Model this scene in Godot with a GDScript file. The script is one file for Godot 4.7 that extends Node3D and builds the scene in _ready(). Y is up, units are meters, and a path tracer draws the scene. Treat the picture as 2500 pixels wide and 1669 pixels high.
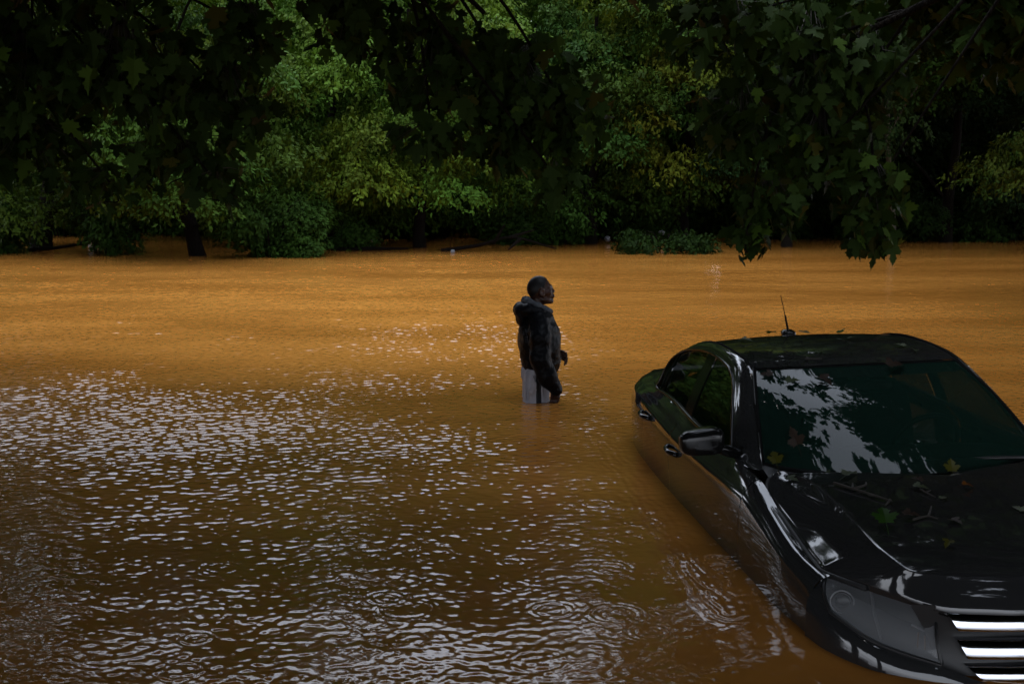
extends Node3D
# A flooded car park under maples: brown flood water, a wading man, a half sunk black saloon, a tree line beyond.

var rng := RandomNumberGenerator.new()
var taken := {}
var mats := {}


# ---------------------------------------------------------------- small tools
class MB:
	var v := PackedVector3Array()
	var i := PackedInt32Array()
	var c := PackedColorArray()
	var n := PackedVector3Array()
	var uv := PackedVector2Array()

	func tri(a: int, b: int, d: int) -> void:
		i.append(a)
		i.append(b)
		i.append(d)

	func quad(a: int, b: int, d: int, e: int) -> void:
		tri(a, b, d)
		tri(a, d, e)

	func turn_over() -> void:
		for k in range(0, i.size(), 3):
			var t := i[k]
			i[k] = i[k + 1]
			i[k + 1] = t

	func normals() -> void:
		n = PackedVector3Array()
		n.resize(v.size())
		for k in range(0, i.size(), 3):
			var a := i[k]
			var b := i[k + 1]
			var d := i[k + 2]
			var f := (v[d] - v[a]).cross(v[b] - v[a])
			n[a] += f
			n[b] += f
			n[d] += f
		for k in n.size():
			n[k] = n[k].normalized() if n[k].length_squared() > 1e-20 else Vector3.UP

	# turn the faces so that they look away from a point inside
	func outward(inside: Vector3) -> void:
		var s := 0.0
		for k in range(0, i.size(), 3):
			var a := v[i[k]]
			var f := (v[i[k + 2]] - a).cross(v[i[k + 1]] - a)
			s += f.dot(a - inside)
		if s < 0.0:
			turn_over()

	func mesh() -> ArrayMesh:
		if n.size() != v.size():
			normals()
		var arr := []
		arr.resize(Mesh.ARRAY_MAX)
		arr[Mesh.ARRAY_VERTEX] = v
		arr[Mesh.ARRAY_NORMAL] = n
		arr[Mesh.ARRAY_INDEX] = i
		if c.size() == v.size():
			arr[Mesh.ARRAY_COLOR] = c
		if uv.size() == v.size():
			arr[Mesh.ARRAY_TEX_UV] = uv
		var m := ArrayMesh.new()
		m.add_surface_from_arrays(Mesh.PRIMITIVE_TRIANGLES, arr)
		return m


func numbered(called: String) -> String:
	if not taken.has(called):
		taken[called] = 0
		return called
	taken[called] += 1
	return "%s_%03d" % [called, taken[called]]


func thing(called: String, label: String, category: String, at := Transform3D.IDENTITY, group := "") -> Node3D:
	var o := Node3D.new()
	o.name = numbered(called)
	add_child(o)
	o.transform = at
	tag(o, label, category, group)
	return o


func tag(o: Node3D, label: String, category: String, group := "") -> void:
	o.set_meta("label", label)
	o.set_meta("category", category)
	if group:
		o.set_meta("group", group)


func part(called: String, m: Mesh, mat: Material, parent: Node3D) -> MeshInstance3D:
	var o := MeshInstance3D.new()
	o.name = called
	o.mesh = m
	o.material_override = mat
	parent.add_child(o, true)
	return o


# a thing that is one mesh
func single(called: String, m: Mesh, mat: Material, label: String, category: String, at := Transform3D.IDENTITY, group := "") -> MeshInstance3D:
	var o := MeshInstance3D.new()
	o.name = numbered(called)
	o.mesh = m
	o.material_override = mat
	add_child(o)
	o.transform = at
	tag(o, label, category, group)
	return o


func structure(called: String, m: Mesh, mat: Material) -> MeshInstance3D:
	var o := MeshInstance3D.new()
	o.name = numbered(called)
	o.mesh = m
	o.material_override = mat
	add_child(o)
	o.set_meta("kind", "structure")
	return o


func lin(r: float, g: float, b: float) -> Color:
	return Color(r, g, b).linear_to_srgb()


func std(albedo: Color, rough: float, metal := 0.0, spec := 0.5) -> StandardMaterial3D:
	var m := StandardMaterial3D.new()
	m.albedo_color = albedo
	m.roughness = rough
	m.metallic = metal
	m.metallic_specular = spec
	return m


func cr(p0: Vector3, p1: Vector3, p2: Vector3, p3: Vector3, t: float) -> Vector3:
	return 0.5 * (2.0 * p1 + (p2 - p0) * t + (2.0 * p0 - 5.0 * p1 + 4.0 * p2 - p3) * t * t + (3.0 * p1 - p0 - 3.0 * p2 + p3) * t * t * t)


# Catmull-Rom through a list of points, sub pieces between each two
func smooth_line(pts: Array, sub: int, closed := false) -> Array:
	var out := []
	var n := pts.size()
	var last := n if closed else n - 1
	for k in last:
		var p1: Vector3 = pts[k]
		var p2: Vector3 = pts[(k + 1) % n]
		var p0: Vector3 = pts[(k - 1 + n) % n] if closed or k > 0 else 2.0 * p1 - p2
		var p3: Vector3 = pts[(k + 2) % n] if closed or k + 2 < n else 2.0 * p2 - p1
		for j in sub:
			out.append(cr(p0, p1, p2, p3, float(j) / sub))
	if not closed:
		out.append(pts[n - 1])
	return out


# a grid of control points to a smooth grid of points
func smooth_grid(rows: Array, sub_r: int, sub_c: int) -> Array:
	var wide := []
	for r in rows:
		wide.append(smooth_line(r, sub_c))
	var out := []
	for k in (rows.size() - 1) * sub_r + 1:
		out.append([])
	for c in wide[0].size():
		var col := []
		for r in wide:
			col.append(r[c])
		var s := smooth_line(col, sub_r)
		for k in s.size():
			out[k].append(s[k])
	return out


func add_grid(mb: MB, g: Array, closed_c := false) -> void:
	var base := mb.v.size()
	var w: int = g[0].size()
	for r in g:
		for p in r:
			mb.v.append(p)
	for r in g.size() - 1:
		for c in (w if closed_c else w - 1):
			var c2 := (c + 1) % w
			mb.quad(base + r * w + c, base + r * w + c2, base + (r + 1) * w + c2, base + (r + 1) * w + c)


func grid_mesh(g: Array, inside: Vector3, closed_c := false) -> ArrayMesh:
	var mb := MB.new()
	add_grid(mb, g, closed_c)
	mb.outward(inside)
	return mb.mesh()


func add_tube(mb: MB, pts: Array, rads: Array, sides := 8, caps := true) -> void:
	var base := mb.v.size()
	var n := pts.size()
	var side := Vector3.RIGHT
	for k in n:
		var d: Vector3 = (pts[mini(k + 1, n - 1)] - pts[maxi(k - 1, 0)]).normalized()
		if k == 0:
			side = d.cross(Vector3.UP if absf(d.y) < 0.9 else Vector3.RIGHT).normalized()
		else:
			side = (side - d * side.dot(d)).normalized()
		var other := d.cross(side)
		var r: float = rads[k] if rads.size() == n else lerpf(rads[0], rads[1], float(k) / (n - 1))
		for s in sides:
			var a := TAU * s / sides
			mb.v.append(pts[k] + (side * cos(a) + other * sin(a)) * r)
	for k in n - 1:
		for s in sides:
			var s2 := (s + 1) % sides
			mb.quad(base + k * sides + s, base + k * sides + s2, base + (k + 1) * sides + s2, base + (k + 1) * sides + s)
	if caps:
		for e in 2:
			var at := mb.v.size()
			var k: int = 0 if e == 0 else n - 1
			mb.v.append(pts[k])
			for s in sides:
				var s2 := (s + 1) % sides
				if e == 0:
					mb.tri(at, base + s2, base + s)
				else:
					mb.tri(at, base + k * sides + s, base + k * sides + s2)


func tube_mesh(pts: Array, rads: Array, sides := 8) -> ArrayMesh:
	var mb := MB.new()
	add_tube(mb, pts, rads, sides)
	return mb.mesh()


# a box with soft corners: a squared-off ball
func add_soft_box(mb: MB, at: Transform3D, size: Vector3, power := 5.0, seg := 10) -> void:
	var base := mb.v.size()
	for j in seg + 1:
		var b := PI * j / seg - PI / 2
		for k in seg * 2:
			var a := PI * k / seg
			var d := Vector3(cos(b) * cos(a), sin(b), cos(b) * sin(a))
			var l := pow(pow(absf(d.x), power) + pow(absf(d.y), power) + pow(absf(d.z), power), -1.0 / power)
			mb.v.append(at * (d * l * size * 0.5))
	var w := seg * 2
	for j in seg:
		for k in w:
			var k2 := (k + 1) % w
			mb.quad(base + j * w + k, base + (j + 1) * w + k, base + (j + 1) * w + k2, base + j * w + k2)


func soft_box(at: Transform3D, size: Vector3, power := 5.0, seg := 10) -> ArrayMesh:
	var mb := MB.new()
	add_soft_box(mb, at, size, power, seg)
	mb.outward(at.origin)
	return mb.mesh()


func torus_mesh(at: Transform3D, big: float, small: float, seg := 28, sides := 8) -> ArrayMesh:
	var g := []
	for k in seg + 1:
		var a := TAU * k / seg
		var row := []
		for s in sides + 1:
			var b := TAU * s / sides
			row.append(at * Vector3((big + small * cos(b)) * cos(a), (big + small * cos(b)) * sin(a), small * sin(b)))
		g.append(row)
	var mb := MB.new()
	add_grid(mb, g)
	return mb.mesh()


func multi(called: String, m: Mesh, mat: Material, xf: Array, tint: PackedColorArray, parent: Node3D) -> MultiMeshInstance3D:
	var mm := MultiMesh.new()
	mm.transform_format = MultiMesh.TRANSFORM_3D
	mm.use_colors = tint.size() == xf.size()
	mm.instance_count = xf.size()
	mm.mesh = m
	for k in xf.size():
		mm.set_instance_transform(k, xf[k])
		if mm.use_colors:
			mm.set_instance_color(k, tint[k])
	var o := MultiMeshInstance3D.new()
	o.name = called
	o.multimesh = mm
	o.material_override = mat
	parent.add_child(o, true)
	o.set_meta("kind", "stuff")
	return o


func noise_tex(freq: float, lo: Color, hi: Color, size := 512, octaves := 4, sd := 1, mid := 0.5) -> NoiseTexture2D:
	var f := FastNoiseLite.new()
	f.seed = sd
	f.noise_type = FastNoiseLite.TYPE_SIMPLEX_SMOOTH
	f.frequency = freq
	f.fractal_octaves = octaves
	var t := NoiseTexture2D.new()
	t.width = size
	t.height = size
	t.seamless = true
	t.noise = f
	var g := Gradient.new()
	g.set_color(0, lo)
	g.set_color(1, hi)
	g.set_offset(0, mid - 0.3)
	g.set_offset(1, mid + 0.3)
	t.color_ramp = g
	return t


func noise_height(freq: float, size := 512, octaves := 4, sd := 1) -> NoiseTexture2D:
	return noise_tex(freq, Color.BLACK, Color.WHITE, size, octaves, sd)


# ---------------------------------------------------------------- ready
func _ready() -> void:
	rng.seed = 4711
	var cam := Camera3D.new()
	cam.name = "camera"
	cam.fov = rad_to_deg(2.0 * atan(341.5 / 1200.0))
	cam.near = 0.1
	cam.far = 900.0
	cam.position = Vector3(0, 1.854, 0)
	cam.rotation = Vector3(-0.1327, 0, 0)
	add_child(cam)
	cam.current = true

	var sky_mat := ProceduralSkyMaterial.new()
	sky_mat.sky_top_color = Color(0.86, 0.90, 0.97)
	sky_mat.sky_horizon_color = Color(0.90, 0.92, 0.96)
	sky_mat.sky_curve = 0.25
	sky_mat.sky_energy_multiplier = 1.0
	sky_mat.ground_bottom_color = Color(0.16, 0.12, 0.08)
	sky_mat.ground_horizon_color = Color(0.4, 0.36, 0.3)
	var env := Environment.new()
	env.background_mode = Environment.BG_SKY
	env.sky = Sky.new()
	env.sky.sky_material = sky_mat
	env.background_energy_multiplier = SKY_ENERGY
	env.tonemap_mode = Environment.TONE_MAPPER_LINEAR
	env.tonemap_exposure = EXPOSURE
	env.sdfgi_enabled = true
	env.ssao_enabled = true
	env.ssil_enabled = true
	var we := WorldEnvironment.new()
	we.name = "world"
	we.environment = env
	add_child(we)

	var sun := DirectionalLight3D.new()
	sun.name = "overcast_sun"
	sun.light_energy = 0.16
	sun.light_color = Color(1.0, 0.97, 0.92)
	sun.light_angular_distance = 25.0
	sun.shadow_enabled = true
	sun.sky_mode = DirectionalLight3D.SKY_MODE_LIGHT_ONLY
	sun.rotation = Vector3(deg_to_rad(-62), deg_to_rad(-140), 0)
	add_child(sun)

	make_materials()
	build_water()
	build_ground()
	build_far_trees()
	build_maples()
	build_car()
	build_person()
	build_debris()


const SKY_ENERGY := 2.1
const EXPOSURE := 1.7


# ---------------------------------------------------------------- materials
func make_materials() -> void:
	var leaf := std(Color.WHITE, 0.62, 0.0, 0.16)
	leaf.vertex_color_use_as_albedo = true
	leaf.backlight_enabled = true
	leaf.backlight = Color(0.45, 0.5, 0.22)
	mats.leaf = leaf
	var maple_leaf: StandardMaterial3D = leaf.duplicate()
	maple_leaf.backlight = Color(0.30, 0.34, 0.12)
	mats.maple_leaf = maple_leaf
	var bark := std(Color.WHITE, 0.9, 0.0, 0.2)
	bark.albedo_texture = noise_tex(0.03, lin(0.004, 0.003, 0.0022), lin(0.015, 0.0115, 0.008), 512, 5, 3)
	bark.uv1_triplanar = true
	bark.uv1_scale = Vector3(2.2, 0.5, 2.2)
	bark.heightmap_enabled = true
	bark.heightmap_texture = noise_height(0.05, 512, 5, 4)
	bark.heightmap_scale = 2.5
	mats.bark = bark
	var pale := std(Color.WHITE, 0.85)
	pale.albedo_texture = noise_tex(0.04, lin(0.03, 0.027, 0.018), lin(0.10, 0.09, 0.06), 256, 5, 9)
	pale.uv1_triplanar = true
	pale.uv1_scale = Vector3(3, 1, 3)
	mats.pale_bark = pale
	mats.twig = std(lin(0.02, 0.015, 0.01), 0.7)


# ---------------------------------------------------------------- water
func build_water() -> void:
	var a := FastNoiseLite.new()
	a.seed = 11
	a.noise_type = FastNoiseLite.TYPE_SIMPLEX_SMOOTH
	a.fractal_type = FastNoiseLite.FRACTAL_NONE
	a.frequency = 1.0
	var b := FastNoiseLite.new()
	b.seed = 29
	b.noise_type = FastNoiseLite.TYPE_SIMPLEX_SMOOTH
	b.fractal_type = FastNoiseLite.FRACTAL_NONE
	b.frequency = 1.0
	var rs := PackedFloat32Array()
	var d := 2.7
	while d < 46.0:
		rs.append(d)
		d += 0.0125 * pow(maxf(d, 9.0) / 9.0, 1.45)
	var nr := rs.size()
	var half := deg_to_rad(29.0)
	var ang := PackedFloat32Array()
	for c in range(75, 0, -1):
		ang.append(-half - 0.011 * c)
	for c in 560:
		ang.append(lerpf(-half, half, c / 559.0))
	for c in range(1, 76):
		ang.append(half + 0.011 * c)
	var nc := ang.size()
	var v := PackedVector3Array()
	v.resize(nr * nc)
	for r in nr:
		var q := rs[r]
		var far := smoothstep(9.0, 22.0, q)
		var lift := lerpf(0.58, 2.35, smoothstep(4.8, 9.4, q)) * lerpf(1.0, 0.6, smoothstep(15.0, 27.0, q)) * lerpf(1.0, 1.2, smoothstep(10.5, 14.0, q))
		for c in nc:
			var x := q * sin(ang[c])
			var z := -q * cos(ang[c])
			# calmer and busier patches
			var gust := 0.85 + 0.35 * b.get_noise_2d(x * 0.22 + 40.0, z * 0.16) + 0.2 * b.get_noise_2d(x * 0.7, z * 0.5 + 9.0)
			# slack water in the lee of the car
			gust = clampf(gust, 0.12, 1.3) * lerpf(1.0, 0.5, smoothstep(-0.3, 1.6, x))
			var near := 1.0 - smoothstep(5.2, 9.0, q)
			var h := lerpf(0.0029, 0.0013, near) * lift * gust * a.get_noise_2d(x * 9.4 + z * 2.2, z * 12.6)
			h += 0.0013 * near * lift * gust * a.get_noise_2d(x * 14.5 + z * 3.5 + 31.0, z * 19.5)
			h += 0.0006 * gust * (1.0 - far) * b.get_noise_2d(x * 19.0 - z * 2.5, z * 22.0 + 5.0)
			h += 0.0026 * a.get_noise_2d(x * 1.5 + 70.0, z * 2.1)
			h += 0.0060 * far * gust * b.get_noise_2d(x * 3.2 + 20.0, z * 4.6)
			v[r * nc + c] = Vector3(x, h, z)
	# rings of falling rain drops
	var g := RandomNumberGenerator.new()
	g.seed = 99
	for k in 130:
		var q := g.randf_range(3.9, 11.5)
		var th := g.randf_range(-0.44, 0.44)
		var centre := Vector2(q * sin(th), -q * cos(th))
		var reach := g.randf_range(0.04, 0.12)
		var amp := g.randf_range(0.0003, 0.0011) * (0.6 + 0.08 / reach * 0.5)
		var r0 := rs.bsearch(q - reach * 1.4)
		var r1 := rs.bsearch(q + reach * 1.4)
		var c0 := ang.bsearch(th - reach * 1.4 / q)
		var c1 := ang.bsearch(th + reach * 1.4 / q)
		for r in range(maxi(r0, 0), mini(r1, nr)):
			for c in range(maxi(c0, 0), mini(c1, nc)):
				var p := v[r * nc + c]
				var e := Vector2(p.x, p.z).distance_to(centre) - reach
				p.y += amp * cos(e / 0.034 * TAU) * exp(-e * e / 0.0016)
				v[r * nc + c] = p
	# soft wake round the wading man
	for r in nr:
		if rs[r] < 8.8 or rs[r] > 11.4:
			continue
		for c in nc:
			var p := v[r * nc + c]
			var e := Vector2(p.x, p.z).distance_to(Vector2(MAN.x, MAN.z))
			if e < 1.3:
				p.y += 0.0011 * cos((e - 0.2) / 0.13 * TAU) * exp(-e * e / 0.35)
				v[r * nc + c] = p
	# small ripples thrown back by the flank of the car
	var hull := [Vector2(0.93, -5.0), Vector2(0.60, -8.9)]
	for r in nr:
		if rs[r] > 9.6:
			break
		for c in nc:
			var p := v[r * nc + c]
			if p.x < -0.2 or p.z > -4.4:
				continue
			var e := Geometry2D.get_closest_point_to_segment(Vector2(p.x, p.z), hull[0], hull[1]).distance_to(Vector2(p.x, p.z))
			if e < 0.3:
				p.y += 0.0007 * cos(e / 0.05 * TAU + 3.0 * a.get_noise_2d(p.x * 3.0, p.z * 3.0)) * exp(-e * e / 0.016)
				v[r * nc + c] = p
	# the rim sinks to meet the plain sheet
	for c in nc:
		v[c].y = -0.012
		v[(nr - 1) * nc + c].y = -0.012
	for r in nr:
		v[r * nc].y = -0.012
		v[r * nc + nc - 1].y = -0.012
	var mb := MB.new()
	mb.v = v
	var idx := PackedInt32Array()
	idx.resize((nr - 1) * (nc - 1) * 6)
	var w := 0
	for r in nr - 1:
		for c in nc - 1:
			var p := r * nc + c
			idx[w] = p
			idx[w + 1] = p + nc
			idx[w + 2] = p + 1
			idx[w + 3] = p + 1
			idx[w + 4] = p + nc
			idx[w + 5] = p + nc + 1
			w += 6
	mb.i = idx
	var n := PackedVector3Array()
	n.resize(nr * nc)
	for r in nr:
		for c in nc:
			var dx := v[r * nc + mini(c + 1, nc - 1)] - v[r * nc + maxi(c - 1, 0)]
			var dz := v[mini(r + 1, nr - 1) * nc + c] - v[maxi(r - 1, 0) * nc + c]
			n[r * nc + c] = dx.cross(dz).normalized()
	mb.n = n
	# the plain sheet out to the horizon
	var base := mb.v.size()
	for p in [Vector3(-400, -0.02, 400), Vector3(400, -0.02, 400), Vector3(400, -0.02, -400), Vector3(-400, -0.02, -400)]:
		mb.v.append(p)
		mb.n.append(Vector3.UP)
	mb.quad(base, base + 3, base + 2, base + 1)
	var m := std(Color.WHITE, 0.055, 0.0, 0.36)
	m.albedo_texture = noise_tex(0.008, lin(0.38, 0.15, 0.026), lin(0.53, 0.222, 0.042), 512, 5, 21)
	m.uv1_triplanar = true
	m.uv1_world_triplanar = true
	m.uv1_scale = Vector3(0.035, 0.035, 0.11)
	structure("water", mb.mesh(), m)


const MAN := Vector3(0.225, 0, -10.2)


func build_ground() -> void:
	var f := FastNoiseLite.new()
	f.seed = 5
	f.frequency = 0.06
	var mb := MB.new()
	var g := []
	for r in 60:
		var row := []
		var z := -38.0 - 6.0 * r if r > 6 else -38.0 - 2.0 * r
		for c in 61:
			var x := -240.0 + 8.0 * c
			var y := -0.35 + 1.9 * smoothstep(-43.0, -58.0, z) + 3.5 * smoothstep(-60.0, -200.0, z) + 0.5 * f.get_noise_2d(x, z)
			row.append(Vector3(x, y, z))
		g.append(row)
	add_grid(mb, g)
	mb.outward(Vector3(0, -50, -100))
	var m := std(Color.WHITE, 0.95)
	m.albedo_texture = noise_tex(0.02, lin(0.03, 0.035, 0.014), lin(0.06, 0.085, 0.025), 512, 5, 17)
	m.uv1_triplanar = true
	m.uv1_world_triplanar = true
	m.uv1_scale = Vector3(0.12, 0.12, 0.12)
	structure("ground", mb.mesh(), m)
	# the bed of the flooded car park
	var bed := MB.new()
	add_grid(bed, [[Vector3(-240, -0.9, 240), Vector3(240, -0.9, 240)], [Vector3(-240, -0.9, -38), Vector3(240, -0.9, -38)]])
	bed.outward(Vector3(0, -50, 0))
	var mud := std(lin(0.08, 0.05, 0.03), 0.9)
	structure("car_park_bed", bed.mesh(), mud)


# ---------------------------------------------------------------- foliage
# a hanging twig with narrow leaflets, as on a box elder
func leaflet_spray(count: int, length: float, sd: int) -> ArrayMesh:
	var g := RandomNumberGenerator.new()
	g.seed = sd
	var mb := MB.new()
	for k in count:
		var t := (k + 0.5) / count
		var at := Vector3(g.randf_range(-0.05, 0.05), -0.10 * t * t * 1.5, t * 0.42 - 0.1) + Vector3(g.randf_range(-0.08, 0.08), g.randf_range(-0.06, 0.06), g.randf_range(-0.05, 0.05))
		var yaw := g.randf_range(-1.3, 1.3)
		var pitch := g.randf_range(-1.1, 0.35)
		var bs := Basis(Vector3.UP, yaw) * Basis(Vector3.RIGHT, -pitch) * Basis(Vector3(0, 0, 1), g.randf_range(-0.7, 0.7))
		var l := length * g.randf_range(0.75, 1.2)
		var w := l * g.randf_range(0.22, 0.3)
		var tone := g.randf_range(0.75, 1.2)
		var b := mb.v.size()
		for p in [Vector3(0, 0, 0), Vector3(-w, -0.18 * w, 0.42 * l), Vector3(w, -0.18 * w, 0.42 * l), Vector3(0, -0.12 * l, l)]:
			mb.v.append(at + bs * p)
			mb.c.append(Color(tone, tone, tone * g.randf_range(0.8, 1.1)))
		mb.tri(b, b + 1, b + 3)
		mb.tri(b, b + 3, b + 2)
	return mb.mesh()


# outline of one half of a maple leaf, stem at the origin, tip along +z, unit length
const LEAF_HALF := [Vector2(0.0, 0.0), Vector2(0.10, -0.05), Vector2(0.30, -0.10), Vector2(0.26, 0.04), Vector2(0.42, 0.08), Vector2(0.36, 0.16), Vector2(0.56, 0.30), Vector2(0.44, 0.36), Vector2(0.47, 0.46), Vector2(0.34, 0.44), Vector2(0.17, 0.42), Vector2(0.20, 0.56), Vector2(0.29, 0.64), Vector2(0.19, 0.68), Vector2(0.17, 0.80), Vector2(0.09, 0.82), Vector2(0.0, 1.0)]


func add_maple_leaf(mb: MB, at: Transform3D, curl: float, tone: Color, stem := 0.5, g: RandomNumberGenerator = null) -> void:
	var b := mb.v.size()
	var skew := g.randf_range(-0.25, 0.25) if g else 0.0
	for s in 2:
		var b0 := mb.v.size()
		mb.v.append(at * bent(Vector3(0, 0, 0.32), curl, skew))
		for p in LEAF_HALF:
			mb.v.append(at * bent(Vector3(p.x * (1.0 if s == 0 else -1.0), 0, p.y), curl, skew))
		for k in range(1, LEAF_HALF.size()):
			if s == 0:
				mb.tri(b0, b0 + k, b0 + k + 1)
			else:
				mb.tri(b0, b0 + k + 1, b0 + k)
	if stem > 0.0:
		var b1 := mb.v.size()
		for p in [Vector3(-0.012, 0, 0), Vector3(0.012, 0, 0), Vector3(0.01, 0.08, -stem), Vector3(-0.01, 0.08, -stem)]:
			mb.v.append(at * p)
		mb.quad(b1, b1 + 1, b1 + 2, b1 + 3)
	while mb.c.size() < mb.v.size():
		mb.c.append(tone)


func bent(p: Vector3, curl: float, skew: float) -> Vector3:
	return Vector3(p.x * cos(curl * 0.5), absf(p.x) * sin(curl) * 0.6 - curl * 0.55 * p.z * p.z + skew * p.x * p.z, p.z)


func maple_leaf_mesh(sd: int) -> ArrayMesh:
	var g := RandomNumberGenerator.new()
	g.seed = sd
	var mb := MB.new()
	add_maple_leaf(mb, Transform3D.IDENTITY, g.randf_range(-0.3, 0.9), Color.WHITE, 0.55, g)
	return mb.mesh()


# a cluster of hanging maple leaves round a short twig
func maple_spray(count: int, size: float, sd: int) -> ArrayMesh:
	var g := RandomNumberGenerator.new()
	g.seed = sd
	var mb := MB.new()
	for k in count:
		var at := Vector3(g.randf_range(-0.22, 0.22), g.randf_range(-0.14, 0.14), g.randf_range(-0.25, 0.25))
		var bs := Basis(Vector3.UP, g.randf() * TAU) * Basis(Vector3.RIGHT, g.randf_range(0.1, 1.35)) * Basis(Vector3(0, 0, 1), g.randf_range(-0.5, 0.5))
		var l := size * g.randf_range(0.7, 1.15)
		var tone := g.randf_range(0.7, 1.15)
		add_maple_leaf(mb, Transform3D(bs.scaled(Vector3.ONE * l), at), g.randf_range(-0.2, 0.8), Color(tone, tone, tone), 0.0, g)
	return mb.mesh()


func bent_trunk(base: Vector3, top: Vector3, r0: float, r1: float, wob: float, g: RandomNumberGenerator, n := 8) -> Array:
	var pts := []
	var rads := []
	for k in n:
		var t := float(k) / (n - 1)
		var p := base.lerp(top, t) + Vector3(g.randf_range(-wob, wob), 0, g.randf_range(-wob, wob)) * sin(PI * minf(t * 1.2, 1.0))
		pts.append(p)
		rads.append(lerpf(r0, r1, pow(t, 0.8)) * (1.0 + 0.35 * exp(-t * 14.0)))
	var line := smooth_line(pts, 3)
	var rr := []
	for k in line.size():
		var t := float(k) / 3.0
		rr.append(lerpf(rads[int(t)], rads[mini(int(t) + 1, n - 1)], t - int(t)))
	return [line, rr]


var sprays := []
var wide_sprays := []


# one tree of the far shore: trunk, limbs, crown of leaf sprays gathered in clumps
func far_tree(called: String, label: String, at: Vector3, height: float, reach: float, low: float, tint: Color, lean: Vector3, r0: float, clumps: int, per: int, scale: float, sd: int, group := "", bark: Material = null, flat := 0.55) -> Node3D:
	var g := RandomNumberGenerator.new()
	g.seed = sd
	var o := thing(called, label, "tree", Transform3D(Basis.IDENTITY, at), group)
	bark = bark if bark else mats.bark
	var top := Vector3(lean.x, height * 0.82, lean.z)
	var tr := bent_trunk(Vector3(0, -0.6, 0), top, r0, r0 * 0.25, r0 * 0.9, g)
	part("trunk", tube_mesh(tr[0], tr[1], 12), bark, o)
	var centres := []
	for k in clumps:
		var a := g.randf() * TAU
		var y := lerpf(low, height, pow(g.randf(), 1.25))
		var mid := clampf((y - low) / maxf(height - low, 0.1), 0.0, 1.0)
		var width := reach * sqrt(maxf(0.05, 1.0 - pow(absf(mid - 0.38) / 0.72, 2.0)))
		var q := width * sqrt(g.randf_range(0.12, 1.0))
		centres.append(Vector3(cos(a) * q, y, sin(a) * q) + lean * (y / height))
	for k in mini(7, clumps):
		var c: Vector3 = centres[k * clumps / 7 if clumps > 7 else k]
		var t := clampf(c.y / (height * 0.82) * 0.7, 0.12, 0.9)
		var s: Vector3 = tr[0][int(t * (tr[0].size() - 1))]
		var m := s.lerp(c, 0.5) + Vector3(0, 0.35, 0)
		part("limb", tube_mesh(smooth_line([s, m, c], 5), [r0 * 0.38 * (1.0 - t * 0.5), 0.02], 7), bark, o)
	var xf := [[], [], []]
	var tones := [PackedColorArray(), PackedColorArray(), PackedColorArray()]
	for c in centres:
		var big := g.randf_range(0.75, 1.3) * lerpf(0.75, 1.0, clampf(reach / 4.0, 0.0, 1.0))
		var shade := g.randf_range(0.75, 1.25)
		var hue := g.randf_range(-0.12, 0.16)
		var count := int(per * big * (1.0 if c.y < 9.0 else 0.45))
		for k in count:
			var d := Vector3(g.randfn(), g.randfn(), g.randfn())
			d = d.normalized() * pow(g.randf(), 0.45)
			var p: Vector3 = c + d * Vector3(1.15, flat, 1.15) * big
			p.y -= 0.35 * (d.x * d.x + d.z * d.z) * big
			if p.y + at.y < 0.02:
				continue
			var out := Vector3(d.x, 0, d.z)
			var yaw := atan2(out.x, out.z) + g.randf_range(-0.7, 0.7)
			var bs := Basis(Vector3.UP, yaw) * Basis(Vector3.RIGHT, g.randf_range(-0.15, 0.75))
			var which := k % 3
			var s := scale * g.randf_range(0.8, 1.25) * (1.0 if c.y < 9.0 else 1.5)
			xf[which].append(Transform3D(bs.scaled(Vector3.ONE * s), p))
			var v := shade * g.randf_range(0.85, 1.15)
			tones[which].append(Color(tint.r * v * (1.0 + hue * 1.6), tint.g * v, tint.b * v * (1.0 - hue)))
	for k in 3:
		multi("crown", sprays[k], mats.leaf, xf[k], tones[k], o)
	return o


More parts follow.
